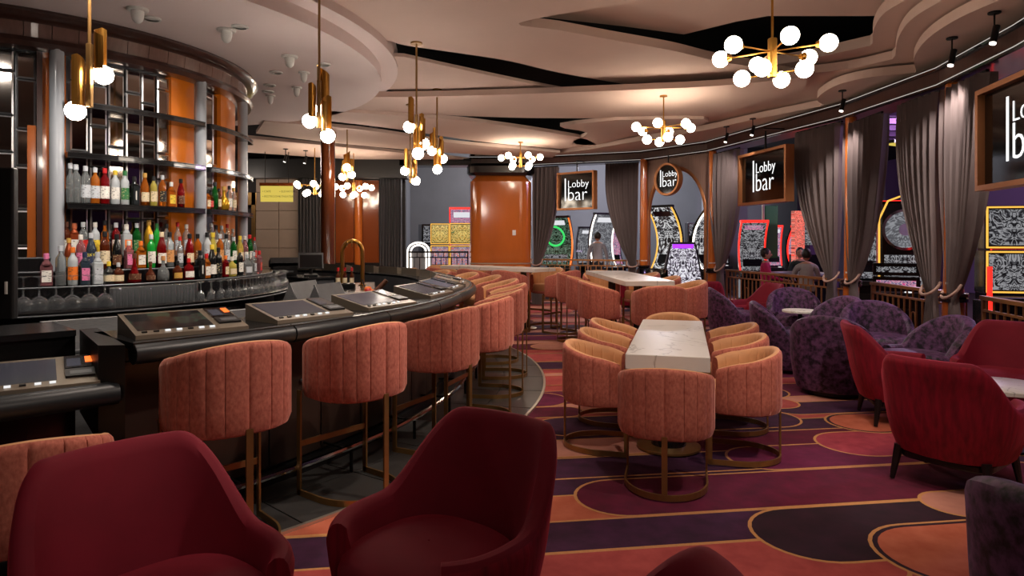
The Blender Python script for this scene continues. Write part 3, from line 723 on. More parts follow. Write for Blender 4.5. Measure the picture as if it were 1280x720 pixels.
while t < a1-1:
    d = 4.85; m = MB(); m.sweep(barpath(t+.08, t+d-.08, 5), [(-.30,.12),(-.275,.12),(-.275,.9),(-.30,.9)]); bpart(m, 'front_panel', 'bar_front')
    x, y = pol(rbar(t+d/2)-.262, R(t+d/2)); m = MB(); m.sphere((x, y, .62), .014, 8, 6); bpart(m, 'bag_hook', 'steel_dark'); t += d
m = MB(); m.sweep(barpath(a0, a1, 100), [(-.30,0),(-.255,0),(-.255,.1),(-.30,.1)]); bpart(m, 'plinth', 'black')
m = MB(); m.smooth = True; m.tube([(*p, .17) for p in barpath(-88, a1, 120)], .02, 8); bpart(m, 'foot_rail', 'chrome')
t = -86
while t < a1:
    x, y = pol(rbar(t)-.0, R(t)); x2, y2 = pol(rbar(t)-.28, R(t)); m = MB(); m.cyl((x, y, 0), (x, y, .17), .012, 6); m.cyl((x, y, .15), (x2, y2, .15), .01, 6); bpart(m, 'foot_rail_bracket', 'black_metal'); t += 8.5
# lowered section
b0, b1 = -90, -50.2
m = MB(); m.sweep(barpath(b0, b1, 30), [(-.88,.80),(-.04,.80),(-.04,.835),(-.88,.835)]); bpart(m, 'lower_counter_top', 'bar_top')
m = MB(); m.smooth = True; m.sweep(barpath(b0, b1, 30), rail_sec(.79)); bpart(m, 'lower_padded_rail', 'leather')
m = MB(); m.sweep(barpath(b0, b1, 30), [(-.92,0),(-.86,0),(-.86,1.0),(-.92,1.0)]); bpart(m, 'riser', 'black_gloss')
m = MB(); m.sweep(barpath(b0, b1, 30), [(-1.4,.995),(-.84,.995),(-.84,1.03),(-1.4,1.03)]); bpart(m, 'ledge', 'bar_top')
m = MB(); p_ = [pol(rbar(-50)-.02, R(-50)), pol(rbar(-50)-.86, R(-50)), pol(rbar(-51)-.86, R(-51.1)), pol(rbar(-51)-.1, R(-51.1))]; m.prism(p_, .55, 1.03); bpart(m, 'cheek', 'black')
# ---- gaming consoles set into the counter
SC = [screen('console_screen_a', (10,14,16), (70,46,40), (60,90,70), 9, .4), screen('console_screen_b', (70,72,80), (92,90,100), (120,120,126), 2, .5, 'N'), screen('console_screen_c', (60,60,66), (88,84,92), (100,98,94), 2, .4, 'N')]
def console(th, z, label, sc, lit):
    r = rbar(th)-.31; x, y = pol(r, R(th))
    root = thing('gaming_console', label, 'console', (x, y, z), R(th+90), 'gaming consoles set into the bar')
    w, d, hb, hf = .41, .36, .105, .022
    def wedge(mb, x0, x1, y0, y1, lift=0):
        def zz(yy): return hf+(hb-hf)*(yy+d/2)/d+lift
        mb.add([(x0,y0,0),(x1,y0,0),(x1,y1,0),(x0,y1,0),(x0,y0,zz(y0)),(x1,y0,zz(y0)),(x1,y1,zz(y1)),(x0,y1,zz(y1))],
               [(0,3,2,1),(4,5,6,7),(0,1,5,4),(1,2,6,5),(2,3,7,6),(3,0,4,7)])
    m = MB(); wedge(m, -w/2-.08, w/2+.10, -d/2, d/2); m.build('housing', M['console_metal'], root)
    def flat(name, x0, x1, y0, y1, l0, l1, mt):
        m = MB()
        def zz(yy, l): return hf+(hb-hf)*(yy+d/2)/d+l
        m.add([(x0,y0,zz(y0,l0)),(x1,y0,zz(y0,l0)),(x1,y1,zz(y1,l0)),(x0,y1,zz(y1,l0)),(x0,y0,zz(y0,l1)),(x1,y0,zz(y0,l1)),(x1,y1,zz(y1,l1)),(x0,y1,zz(y1,l1))],
              [(0,3,2,1),(4,5,6,7),(0,1,5,4),(1,2,6,5),(2,3,7,6),(3,0,4,7)])
        return m.build(name, mt, root)
    flat('screen', -w/2-.055, w/2-.075, -d/2+.065, d/2-.03, -.004, .003, SC[sc])
    flat('bill_acceptor', w/2-.04, w/2+.085, -d/2+.07, -.02, -.002, .012, M['black'])
    flat('card_reader', w/2-.04, w/2+.085, .0, d/2-.02, -.002, .008, M['black_gloss'])
    flat('status_display', w/2-.03, w/2+.03, .02, d/2-.06, .006, .0095, SC[1])
    flat('ticket_slot', w/2-.02, w/2+.07, -d/2+.09, -.05, .01, .0135, M['steel_dark'])
    if lit: flat('service_light', w/2+.05, w/2+.08, .06, d/2-.05, .006, .0115, M['led_orange'])
    m = MB(); m.box((0,0,0), (.026,.013,.007)); me = m.mesh('button', M['led_soft']); m2 = MB(); m2.box((0,0,0), (.026,.013,.007)); me2 = m2.mesh('button', M['black'])
    for k in range(7):
        yy = -d/2+.035; piece('button', me if k in (2,3,5,6) else me2, root, (-w/2-.03+.058*k, yy, hf+(hb-hf)*(yy+d/2)/d+.004), rx=math.atan((hb-hf)/d))
    return root
c_th = [ring_px(225, 5.12), ring_px(368, 5.0), ring_px(462, 4.9), ring_px(524, 4.75)]
for k in range(9): c_th.append(c_th[3]+9.2*(k+1))
names = ['gaming console in the bar top nearest the camera, with a coloured screen', 'second gaming console along the raised bar top from the camera', 'third gaming console along the raised bar top, reflecting a lamp', 'fourth gaming console along the raised bar top']+[
         '%s gaming console along the raised bar top from the camera' % q for q in ('fifth','sixth','seventh','eighth','ninth','tenth','eleventh','twelfth','thirteenth')]
for k, th in enumerate(c_th): console(th, 1.03, names[k], 0 if k == 0 else 1+(k%2), k == 0)
console(ring_px(30, 5.18), .835, 'gaming console on the lowered end of the bar with an orange light', 2, True)
# ---- steel stations on the working side
def station(th, r, w, d, h, label, lid=True, name='ice_bin', back=.0):
    x, y = pol(r, R(th)); root = thing(name, label, 'bar station', (x, y, 0), R(th+90), 'steel stations behind the bar')
    m = MB(); m.rbox((0,0,h/2), (w, d, h), .01); m.build('cabinet', M['steel'], root)
    m = MB(); m.rbox((0,0,h+.012), (w+.02, d+.02, .024), .01); m.build('work_top', M['steel_dark'], root)
    if lid:
        m = MB(); m.box((0,-d*.18,h+.17), (w*.86,.015,.34), 0, R(-28)); m.build('lid', M['steel_dark'], root)
        for sx in (-1,1):
            m = MB(); m.prism([(-d*.34,0),(d*.3,0),(-d*.02,.30)], -.006, .006); m.v = [(sx*w*.43+v[2], v[0], h+.024+v[1]) for v in m.v]; m.build('side_plate', M['steel'], root)
    else:
        m = MB(); m.rbox((0,d*.38,h+.10), (w*.95,.03,.16), .006); m.build('back_splash', M['steel'], root)
    return root
for th, r, w, d, h, lab, lid in ((ring_px(409, 3.75), 3.75, .55, .42, .8, 'steel ice bin with its slanted lid up, behind the third console', True), (ring_px(378, 3.35), 3.35, .6, .4, .8, 'steel ice bin with slanted lid behind the second console', True),
      (ring_px(312, 3.95), 3.95, .7, .4, .8, 'low steel drawer cabinet behind the nearest consoles', False), (ring_px(150, 4.1), 4.1, .9, .4, .84, 'pale steel sink unit behind the nearest console', False)):
    station(th, r, w, d, h, lab, lid)
# inner service island carrying the tap and the bottles
isl = thing('service_island', 'black topped steel service island inside the bar ring', 'counter', (*pol(3.55, R(12)), 0), R(102))
m = MB(); m.rbox((0,0,.46), (1.7,.5,.92), .02); m.build('cabinet', M['steel_dark'], isl)
m = MB(); m.rbox((0,0,.945), (1.76,.56,.05), .02); m.build('top', M['bar_top'], isl)
for k in (-1,0,1):
    m = MB(); m.rbox((k*.56,-.255,.48), (.5,.015,.7), .01); dd = m.build('door', M['steel'], isl)
    m = MB(); m.box((k*.56,-.275,.78), (.3,.014,.02)); m.build('handle', M['chrome'], dd)
tx, ty = -2.03, 8.45
t_ = thing('beer_tap', 'tall brass arched beer tap on the service island', 'tap', (tx, ty, .97), R(8))
m = MB(); m.smooth = True; m.tube([(-.125,0,0),(-.125,0,.32)]+[(-.125*cos(pi*i/14),0,.43+.14*sin(pi*i/14)) for i in range(15)]+[(.125,0,.32),(.125,0,0)], .026, 12); m.build('arch', M['gold'], t_)
for k in (-1,0,1):
    m = MB(); m.cyl((k*.06,-.0,.565-.02*abs(k)),(k*.06,-.09,.56-.02*abs(k)),.009,8); m.cyl((k*.06,-.09,.56-.02*abs(k)),(k*.06,-.09,.49),.007,8); m.build('spout', M['gold_dark'], t_)
for k in (-1,1):
    m = MB(); m.lathe([(.05,0),(.05,.012),(.03,.02)], 16, (k*.125,0,0)); m.build('flange', M['gold'], t_)
# ---- back bar
bb = thing('back_bar', 'round back bar of smoked mirror tiles with lit amber panels and shelves', 'back bar', (CB.x, CB.y, 0))
def lring(prof, name, mt, n=120, smooth=True):
    m = MB(); m.smooth = smooth; m.lathe(prof, n, (0,0,0), cap=False); return m.build(name, M[mt], bb, smooth=smooth)
ZC = 3.18
lring([(2.06,0),(2.06,3.3)], 'core', 'steel_dark')
lring([(2.08,ZC+.03),(2.25,ZC),(2.33,ZC+.01),(2.355,ZC+.05),(2.33,ZC+.09),(2.28,ZC+.10)], 'crown_lower_moulding', 'bronze_wood')
for k in range(40):
    t0, t1 = -140+5*k+.06, -140+5*k+4.94
    m = MB(); m.sweep([(2.25*cos(R(t0+(t1-t0)*i/4)), 2.25*sin(R(t0+(t1-t0)*i/4))) for i in range(5)], [(-.04,ZC+.08),(.015,ZC+.08),(.035,ZC+.235),(-.04,ZC+.235)]); m.build('crown_panel', M['crown_wood'], bb)
lring([(2.26,ZC+.225),(2.33,ZC+.225),(2.39,ZC+.25),(2.415,ZC+.285),(2.39,ZC+.318),(2.26,ZC+.319)], 'crown_upper_moulding', 'bronze_wood')
lring([(2.2,.93),(2.78,.93),(2.81,.945),(2.81,.97),(2.78,.98),(2.14,.98)], 'counter', 'black_gloss')
lring([(2.81,.934),(2.82,.94),(2.82,.945),(2.81,.95)], 'counter_edge_line', 'steel_dark')
lring([(2.6,0),(2.6,.93)], 'base_cabinet', 'black')
lring([(2.58,.98),(2.58,1.16),(2.44,1.16),(2.44,1.285),(2.31,1.285),(2.31,1.40),(2.1,1.40)], 'bottle_step', 'black_gloss', smooth=False)
for r_, z_ in ((2.582,1.155),(2.442,1.28),(2.312,1.395)): lring([(r_,z_-.008),(r_+.004,z_),(r_,z_+.006)], 'step_edge', 'steel_dark')
def arcslab(r0, r1, t0, t1, z0, z1, n=None):
    n = n or max(2, int(abs(t1-t0)/3)); m = MB()
    m.prism([(r1*cos(R(t0+(t1-t0)*i/n)), r1*sin(R(t0+(t1-t0)*i/n))) for i in range(n+1)]+[(r0*cos(R(t1+(t0-t1)*i/n)), r0*sin(R(t1+(t0-t1)*i/n))) for i in range(n+1)], z0, z1); return m
tc = [ring_px(71, 2.28), ring_px(251, 2.28), ring_px(303.5, 2.28)]
tc.insert(0, tc[0]-42)
for k, t in enumerate(tc[1:]):
    m = MB(); m.smooth = True; m.lathe([(.056,.99),(.056,ZC+.03)], 20, (2.28*cos(R(t)), 2.28*sin(R(t)), 0)); m.build('steel_column', M['column_white'], bb)
def panel(t0, t1, mt='panel_glow', r=2.15):
    o = arcslab(2.07, r, t0, t1, 1.40, ZC+.02, 8).build('amber_panel_or_reflection', M[mt], bb, smooth=True); autosmooth(o)
panel(ring_px(52,2.15), ring_px(86,2.15)-.6, 'orange_wood'); panel(ring_px(214,2.15), tc[2]); panel(tc[2], tc[2]+1.5); panel(ring_px(276,2.15), tc[3]+8)
arcslab(2.07, 2.125, ring_px(34,2.12), ring_px(45,2.12), 1.0, 2.55, 4).build('amber_panel_or_reflection', M['orange_wood'], bb)  # slab painted as the pillar's orange reflection in the mirror tiles
arcslab(2.07, 2.22, ring_px(46,2.22), ring_px(53,2.22), .98, ZC+.02, 3).build('dark_mullion', M['bronze_wood'], bb)
ntile = 0
M['tile_bevel'] = mat('bevelled_mirror_edge', (225,225,225), .3, 1)
def tiles(t0, t1, w=4.3):
    global ntile
    n = max(1, round((t1-t0)/w)); w = (t1-t0)/n
    for i in range(n):
        z = 1.38-random.random()*.3
        ta, tb = t0+i*w, t0+(i+1)*w
        r_ = 2.10+random.choice([0,.006,.012])
        while z < ZC:
            h = random.choice([.26,.32,.38,.44]); za, zb = max(1.38, z+.006), min(ZC, z+h-.006)
            if zb-za > .03:
                g = .22
                p0 = Vector((r_*cos(R(ta+g)), r_*sin(R(ta+g)))); p1 = Vector((r_*cos(R(tb-g)), r_*sin(R(tb-g)))); c = (p0+p1)/2
                m = MB(); w2 = (p1-p0).length/2; hh = (zb-za)/2; b_ = .014
                m.add([(-w2,0,-hh),(w2,0,-hh),(w2,0,hh),(-w2,0,hh),(-w2+b_,-.008,-hh+b_),(w2-b_,-.008,-hh+b_),(w2-b_,-.008,hh-b_),(-w2+b_,-.008,hh-b_)],
                      [(4,5,6,7),(0,1,5,4),(1,2,6,5),(2,3,7,6),(3,0,4,7),(0,3,2,1)]); m.m[1:5] = [1]*4
                o = m.build('tile', [M['mirror'], M['tile_bevel']], bb); o.location = (c.x, c.y, (za+zb)/2); o.rotation_euler = (0, 0, atan2((p1-p0).y, (p1-p0).x)); ntile += 1
            z += h
tiles(-128, ring_px(46,2.12)); tiles(ring_px(87,2.12), ring_px(213,2.12)); tiles(ring_px(258,2.12), ring_px(275,2.12))
for z in (1.875, 2.32, 2.77):
    for t0, t1 in ((tc[1]+1.7, tc[2]-.7), (tc[2]+1.6, tc[3]+6)):
        sh = arcslab(2.1, 2.36, t0, t1, z-.055, z).build('shelf', M['black_gloss'], bb)
        m = arcslab(2.359, 2.365, t0, t1, z-.012, z-.004); m.build('shelf_edge', M['black_metal'], sh)
        m = arcslab(2.359, 2.365, t0, t1, z-.052, z-.044); m.build('shelf_edge', M['black_metal'], sh)
for k, (p0, p1) in enumerate(((60,112),(114,180),(182,248),(252,300))):
    t0, t1 = ring_px(p0, 2.62), ring_px(p1, 2.62)
    dr = arcslab(2.6, 2.625, t0+.15, t1-.15, .56, .9).build('drawer', M['steel_dark' if k < 3 else 'black'], bb)
    arcslab(2.64, 2.66, t0+1.2, t1-1.2, .84, .86).build('handle', M['chrome'], dr)
# ---- bottles
def gl(name, col, tr=.92, rough=.03): return mat(name, col, rough, trans=tr, ior=1.3)
G = {'clear': gl('clear_glass', (225,232,232), .85), 'frost': mat('frosted_glass', (205,212,214), .45, trans=.35), 'amber': gl('amber_spirit', (205,110,32), .6), 'brown': gl('brown_glass', (92,40,18), .4), 'dark': mat('dark_glass', (18,20,20), .08, coat=.5),
     'green': gl('green_glass', (24,110,40), .6), 'bright': mat('bright_green_glass', (30,170,60), .12, trans=.3), 'red': gl('red_spirit', (150,16,22), .6), 'pink': gl('pink_glass', (196,128,132), .7), 'gold': mat('gold_glass', (196,150,40), .15, .6), 'blue': mat('blue_grey_glass', (58,70,82), .15, trans=.4), 'copper': mat('copper_bottle', (160,74,40), .2, .6), 'orange': gl('orange_spirit', (220,120,36), .6), 'yellow': gl('yellow_spirit', (214,196,90), .5)}
LC = {'white': (226,222,212), 'cream': (222,204,168), 'black': (20,20,22), 'red': (190,26,30), 'yellow': (228,196,60), 'orange': (232,120,40), 'silver': (190,194,198), 'green': (40,110,60), 'gold': (196,152,72), 'pink': (220,120,160), 'wood': (198,140,84), 'navy': (40,52,80), 'brown': (90,52,34), 'copper': (176,92,56)}
LM = {k: mat('print_'+k, c, .5) for k, c in LC.items()}
LP = {k: printed('label_'+k, c, (30,26,28) if sum(c) > 300 else (214,196,150)) for k, c in LC.items()}
PROTO = {}
def bottle_mesh(shape, glass, lab, capc):
    key = (shape, glass, lab, capc)
    if key in PROTO: return PROTO[key]
    hh, r, sh, nk = {'tall': (.31,.036,.205,.014), 'slim': (.33,.032,.2,.013), 'square': (.27,.036,.185,.014), 'squat': (.22,.05,.12,.014), 'round': (.25,.056,.11,.016), 'wine': (.31,.038,.17,.015), 'flat': (.25,.04,.16,.014), 'cone': (.27,.055,.05,.014)}[shape]
    m = MB(); m.smooth = True
    if shape in ('square', 'flat'):
        m.smooth = False; m.rbox((0,0,sh/2), (r*2,(r*2 if shape == 'square' else r*1.2),sh), .012, n=2); m.smooth = True
        m.lathe([(r*.95,sh-.002),(r*.7,sh+.018),(nk,sh+.04),(nk,hh-.03)], 12)
    elif shape == 'round':
        m.lathe([(r*.7,0),(r*.95,.02),(r,.06),(r*.9,.10),(r*.5,.135),(nk,.155),(nk,hh-.03)], 16)
    elif shape == 'cone':
        m.lathe([(r,0),(r,.03),(r*.8,.07),(r*.45,.13),(nk,.18),(nk,hh-.03)], 16)
    elif shape == 'wine':
        m.lathe([(r,0),(r,sh),(r*.85,sh+.03),(nk*1.2,sh+.075),(nk,sh+.09),(nk,hh-.03)], 16)
    else:
        m.lathe([(r*.92,0),(r,.006),(r,sh-.01),(r*.92,sh+.012),(nk*1.15,sh+.04),(nk,sh+.05),(nk,hh-.03)], 16)
    body = m.mesh('body', G[glass]); lm = None
    if lab:
        m = MB()
        if lab == 'diamond':
            rr = r*1.03; m.add([(-r*.95,-rr*.35-.004,.09),(0,-rr-.003,.045),(r*.95,-rr*.35-.004,.09),(0,-rr-.003,.135)], [(0,1,3),(1,2,3)]); lm = m.mesh('label', LM['white'])
        elif shape in ('square','flat'):
            m.box((0,-(r if shape == 'square' else r*.6)-.0006,sh*.48), (r*1.55,.002,sh*.55)); lm = m.mesh('label', LP[lab])
        else:
            z0, z1 = (.03,.085) if shape in ('round','cone') else (sh*.22, sh*.74); rows = []
            rb0 = r*1.012; rows = [[((rb0+.001)*sin(g), -(rb0+.001)*cos(g), z) for g in [R(-75+150*i/10) for i in range(11)]] for z in (z0, z1)]
            m.smooth = True; m.grid(rows); lm = m.mesh('label', LP[lab])
    m = MB(); m.smooth = False; m.lathe([(nk+.003,hh-.045),(nk+.004,hh-.04),(nk+.004,hh-.003),(nk+.001,hh)], 12); cp = m.mesh('cap', LM[capc])
    PROTO[key] = (body, lm, cp); return PROTO[key]
def bottle(px, r, z, shape, glass, lab, capc, label, group, s=1.0, pours=False):
    th = ring_px(px, r); x, y = pol(r, R(th)); body, lm, cp = bottle_mesh(shape, glass, lab, capc)
    root = thing('bottle', label, 'bottle', (x, y, z), R(th+90), group); root.scale = (s, s, s)
    piece('body', body, root)
    if lm: piece('label', lm, root)
    piece('cap', cp, root); return root
words = {'tall': 'tall round', 'slim': 'slim tall', 'square': 'square', 'squat': 'squat', 'round': 'round bellied', 'wine': 'long necked', 'flat': 'flat sided', 'cone': 'cone shaped'}
gw = {'clear': 'clear', 'frost': 'frosted white', 'amber': 'amber', 'brown': 'brown', 'dark': 'black', 'green': 'green', 'bright': 'bright green', 'red': 'red', 'pink': 'pink', 'gold': 'gold', 'blue': 'grey blue', 'copper': 'copper', 'orange': 'orange', 'yellow': 'yellow'}
ordw = ['first','second','third','fourth','fifth','sixth','seventh','eighth','ninth','tenth','eleventh','twelfth','thirteenth','fourteenth','fifteenth','sixteenth','seventeenth','eighteenth','nineteenth','twentieth','twenty-first','twenty-second','twenty-third','twenty-fourth','twenty-fifth','twenty-sixth','twenty-seventh','twenty-eighth']
def row(place, group, r, z, items, jit=.0):
    for k, it in enumerate(items):
        px, sh, gls, lab, cpc = it[:5]; s = it[5] if len(it) > 5 else 1
        lw = {None: 'no', 'diamond': 'white diamond'}.get(lab, lab)
        bottle(px, r+random.uniform(-jit, jit), z, sh, gls, lab, cpc, '%s %s bottle, %s label, %s cap, %s %s' % (words[sh], gw[gls], lw, cpc, ordw[k], place), group, s)
row('along the long upper shelf', 'bottles on the long upper shelf', 2.285, 1.877, [(88,'slim','clear',None,'silver',1.05),(95,'tall','clear',None,'silver',1.1),(107,'tall','clear','silver','silver',1.08),(119,'tall','orange','silver','silver',1.05),(131,'tall','red','white','red',1.05),(144,'tall','frost','white','yellow',1.02),(156,'tall','frost','green','green',1.02),
  (168,'square','dark','diamond','black',1.0),(181,'wine','amber','cream','gold',1.0),(192,'tall','yellow','cream','black',.92),(203,'tall','amber','black','silver',.98),(214,'flat','orange','yellow','white',.98),(226,'wine','red','brown','black',.92)])
row('along the short upper shelf', 'bottles on the short upper shelf', 2.285, 1.877, [(259.5,'flat','amber','cream','black',.8),(263.5,'flat','brown','red','black',.75),(268.5,'wine','green',None,'black',.95),(273.5,'tall','brown','cream','black',.75),(280,'round','gold',None,'gold',1.05),(286.5,'tall','clear','white','black',.9),(292,'tall','clear','cream','gold',.85)])
row('along the top bottle step', 'bottles on the top bottle step', 2.24, 1.40, [(83,'tall','brown','white','brown'),(93,'square','copper','white','copper',1.1),(104,'tall','clear','red','silver'),(119,'tall','frost','yellow','white'),(131,'slim','amber','orange','black'),(145,'tall','red','white','silver'),(158,'square','frost','orange','white',1.1),(171,'tall','green','green','silver'),(186,'wine','gold',None,'gold',1.1),(196,'tall','bright',None,'green'),
  (208,'tall','clear','silver','black'),(222,'slim','clear','silver','red'),(233,'tall','clear','silver','white'),(258,'tall','clear',None,'black',.9),(264,'slim','clear','silver','silver'),(270,'tall','clear','cream','black'),(277,'tall','clear','silver','silver'),(284,'slim','clear','white','red'),(291,'tall','clear',None,'silver',.9)])
row('along the middle bottle step', 'bottles on the middle bottle step', 2.375, 1.287, [(86,'wine','copper','gold','gold',.9),(101,'tall','pink','pink','white'),(114,'wine','blue','navy','silver',1.05),(131,'tall','brown','cream','black',1.1),(146,'wine','dark','brown','black',1.02),(161,'square','pink','pink','white',.95),(176,'flat','orange','white','orange',1.02),(189,'tall','bright','white','silver',1.02),(202,'wine','red','white','cream',1.1),(212,'tall','clear','wood','black',1.1),
  (225,'slim','clear','silver','red',.9),(237,'wine','red','cream','black',1.05),(247,'tall','amber','brown','black',1.05),(259,'tall','frost','silver','black',1.1),(266,'wine','yellow','gold','yellow',1.1),(275,'tall','amber','wood','silver',1.05),(283,'tall','clear','silver','black',1.05),(292,'tall','green','white','silver',.95),(300,'wine','yellow','cream','yellow',1),(306,'wine','pink','white','white'),(312,'wine','green','white','red',1.05),(318,'slim','clear','red','red',.9)], .01)
row('along the front bottle step', 'bottles on the front bottle step', 2.51, 1.163, [(58,'flat','pink','white','pink',1.1),(76,'tall','clear',None,'silver',1.1),(91,'tall','frost','orange','orange',1.05),(106,'square','blue','pink','navy',1.05),(122,'square','frost','silver','silver',1.05),(136,'squat','dark','cream','yellow',.9),(148,'squat','brown','cream','silver',.85),(168,'cone','red','brown','brown',.98),(188,'round','brown','brown','brown',.75),(204,'round','clear',None,'wood',.95),
  (222,'squat','brown','gold','black',.85),(236,'squat','red','white','red',.95),(250,'square','dark','diamond','black',1.05),(258,'flat','amber','white','red',1.0),(265,'wine','dark','white','yellow',1.1),(273,'tall','dark','black','black'),(282,'flat','red','cream','orange',.9),(290,'squat','yellow','cream','white',.95),(300,'tall','dark','white','gold',.95),(309,'squat','clear','silver','silver',1.05),(317,'flat','clear','silver','silver',1.0),(324,'flat','pink','red','red',1.05)], .01)
# the one readable label: yellow capitals on the grey blue bottle
for o_ in [o_ for o_ in COL.objects if o_.name.startswith('bottle') and 'long necked grey blue' in o_.get('label', '')]:
    text('SKYY', .034, 'lettering', mat('yellow_print', (226,206,70), .5, emis=(226,206,70), estr=.15), o_, (0,-.0415,.125), (pi/2,0,0), .0005)
# ---- glasses
def thin_glass():
    m = bpy.data.materials.new('thin_glass'); m.use_nodes = True; nt = m.node_tree; nt.nodes.clear()
    o = nt.nodes.new('ShaderNodeOutputMaterial'); mx = nt.nodes.new('ShaderNodeMixShader'); t = nt.nodes.new('ShaderNodeBsdfTransparent'); g = nt.nodes.new('ShaderNodeBsdfGlossy'); lw = nt.nodes.new('ShaderNodeLayerWeight')
    g.inputs['Roughness'].default_value = .06; t.inputs['Color'].default_value = (.88,.9,.9,1); lw.inputs['Blend'].default_value = .22
    d = nt.nodes.new('ShaderNodeBsdfDiffuse'); d.inputs['Color'].default_value = (.8,.82,.84,1); m2 = nt.nodes.new('ShaderNodeMixShader'); m2.inputs[0].default_value = .04
    nt.links.new(lw.outputs['Facing'], mx.inputs[0]); nt.links.new(t.outputs[0], mx.inputs[1]); nt.links.new(g.outputs[0], mx.inputs[2])
    nt.links.new(mx.outputs[0], m2.inputs[1]); nt.links.new(d.outputs[0], m2.inputs[2]); nt.links.new(m2.outputs[0], o.inputs[0]); return m
M['glass'] = thin_glass()
m = MB(); m.smooth = True; m.lathe([(.058,0),(.064,.03),(.056,.065),(.03,.088),(.006,.10),(.005,.215),(.01,.222),(.042,.228),(.042,.231),(.004,.232)], 20, cap=False); wine_me = m.mesh('bowl', M['glass'])
m = MB(); m.smooth = True; m.lathe([(.034,0),(.036,.04),(.026,.065),(.006,.08),(.005,.16),(.034,.165),(.034,.168),(.004,.169)], 16, cap=False); cord_me = m.mesh('bowl', M['glass'])
m = MB(); m.smooth = True; m.lathe([(.0265,0),(.0255,.155),(.0235,.16),(.003,.15)], 16, cap=False); tum_me = m.mesh('tumbler', M['glass'])
def glass(me, name, px, r, label, group, s=1.0):
    x, y = pol(r, R(ring_px(px, r))); o = bpy.data.objects.new(name, me); COL.objects.link(o); o.location = (x, y, .981); o.scale = (s, s, s); tag(o, label, 'glass', group)
for k, px in enumerate((29,49,70,90,111,131)):
    glass(wine_me, 'wine_glass', px, 2.71, 'large upside-down wine glass, %s from the camera end of the back counter' % ordw[k], 'wine glasses on the back counter', 1.2)
for k in range(14): glass(tum_me, 'tumbler', 141+7.6*k, 2.74, 'upside-down tumbler in the front tumbler row, %s from the wine glasses' % ordw[k], 'tumblers on the back counter')
for k in range(14): glass(tum_me, 'tumbler', 145+7.6*k, 2.645, 'upside-down tumbler in the rear tumbler row, %s from the wine glasses' % ordw[k], 'tumblers on the back counter')
for rr, nm, n in ((2.74,'front',24), (2.645,'rear',20)):
    ta, tb = ring_px(251, rr), ring_px(251, rr)+58
    for k in range(n):
        x, y = pol(rr, R(ta+(tb-ta)*k/n)); o = bpy.data.objects.new('cordial_glass', cord_me); COL.objects.link(o); o.location = (x, y, .981)
        tag(o, 'small upside-down stemmed glass in the %s stemmed row, %s from the tumblers' % (nm, ordw[k]), 'glass', 'stemmed glasses on the back counter')
# ---- things standing on the counters
def pos_terminal(px, r, th, z, label, rz):
    x, y = pol(r, R(th)); root = thing('payment_terminal', label, 'terminal', (x, y, z), rz)
    m = MB(); m.rbox((0,0,.02), (.2,.18,.04), .02); m.build('base', M['black'], root)
    m = MB(); m.cyl((0,.02,.03), (0,.03,.2), .025, 10); m.build('stand', M['black'], root)
    m = MB(); m.box((0,-.01,.24), (.36,.03,.25), 0, R(-25)); m.build('display', M['black'], root)
    m = MB(); m.box((0,-.0285,.232), (.32,.004,.21), 0, R(-25)); m.build('screen', M['screen_off'], root)
pos_terminal(0, 3.45, 45, 1.0, 'black touch screen terminal tilted on the steel pedestal beside the bar column', R(20))
ped = thing('terminal_pedestal', 'dark steel pedestal under the touch screen terminal', 'counter', (*pol(3.45, R(51)), 0), R(141))
m = MB(); m.rbox((0,0,.48), (1.2,.45,.96), .02); m.build('cabinet', M['steel_dark'], ped)
m = MB(); m.rbox((0,0,.98), (1.24,.49,.04), .02); m.build('top', M['bar_top'], ped)
x, y = pol(3.45, R(57)); pr = thing('receipt_printer', 'black receipt printer beside the touch screen terminal', 'printer', (x, y, 1.0), R(25))
m = MB(); m.rbox((0,0,.06), (.30,.26,.12), .02); m.build('body', M['black'], pr)
m = MB(); m.box((0,.0,.16), (.34,.24,.07), 0, R(-14)); m.build('lid', M['black'], pr)
m = MB(); m.box((0,-.132,.05), (.2,.01,.02)); m.build('paper_slot', M['steel_dark'], pr)
pr.scale = (1.25,1.25,1.25)
# tall black display at the end of the ledge
x = -3.19; y = 3.75
ds = thing('display_panel', 'tall black display standing on the ledge at the edge of view', 'monitor', (x, y, 1.03), R(4))
m = MB(); m.rbox((0,.0,.01), (.4,.22,.02), .02); m.build('base', M['black'], ds)
m = MB(); m.rbox((0,0,.50), (.74,.05,.86), .012); m.build('casing', M['black'], ds)
m = MB(); m.box((-.02,-.026,.52), (.64,.004,.76)); m.build('screen', M['screen_off'], ds)
m = MB(); m.box((.335,-.028,.25), (.012,.006,.07)); m.build('indicator', M['white'], ds)
# caddies
cd = thing('bottle_caddy', 'caddy of small brown bitters bottles beside the brass tap', 'caddy', (-2.0, 7.95, .97), R(10))
m = MB(); m.rbox((0,0,.03), (.24,.14,.06), .01); m.build('tray', M['black_metal'], cd)
bm_ = MB(); bm_.smooth = True; bm_.lathe([(.024,0),(.024,.11),(.01,.14),(.01,.17)], 12); me = bm_.mesh('dropper', G['brown'])
cm_ = MB(); cm_.lathe([(.013,.165),(.013,.205)], 10); mc = cm_.mesh('stopper', LM['red'])
lb_ = MB(); lb_.lathe([(.0245,.025),(.0245,.085)], 12, cap=False); ml_ = lb_.mesh('label', LM['cream'])
for k in range(6):
    x_ = -.08+.08*(k%3); y_ = -.035+.07*(k//3); o = piece('dropper', me, cd, (x_,y_,.045)); piece('stopper', mc, o); piece('label', ml_, o)
gj = thing('garnish_jar', 'steel jar of orange garnish and tongs behind the consoles', 'jar', (*pol(4.2, R(ring_px(461,4.2))), 1.03), 0)
gj.location.z = .83
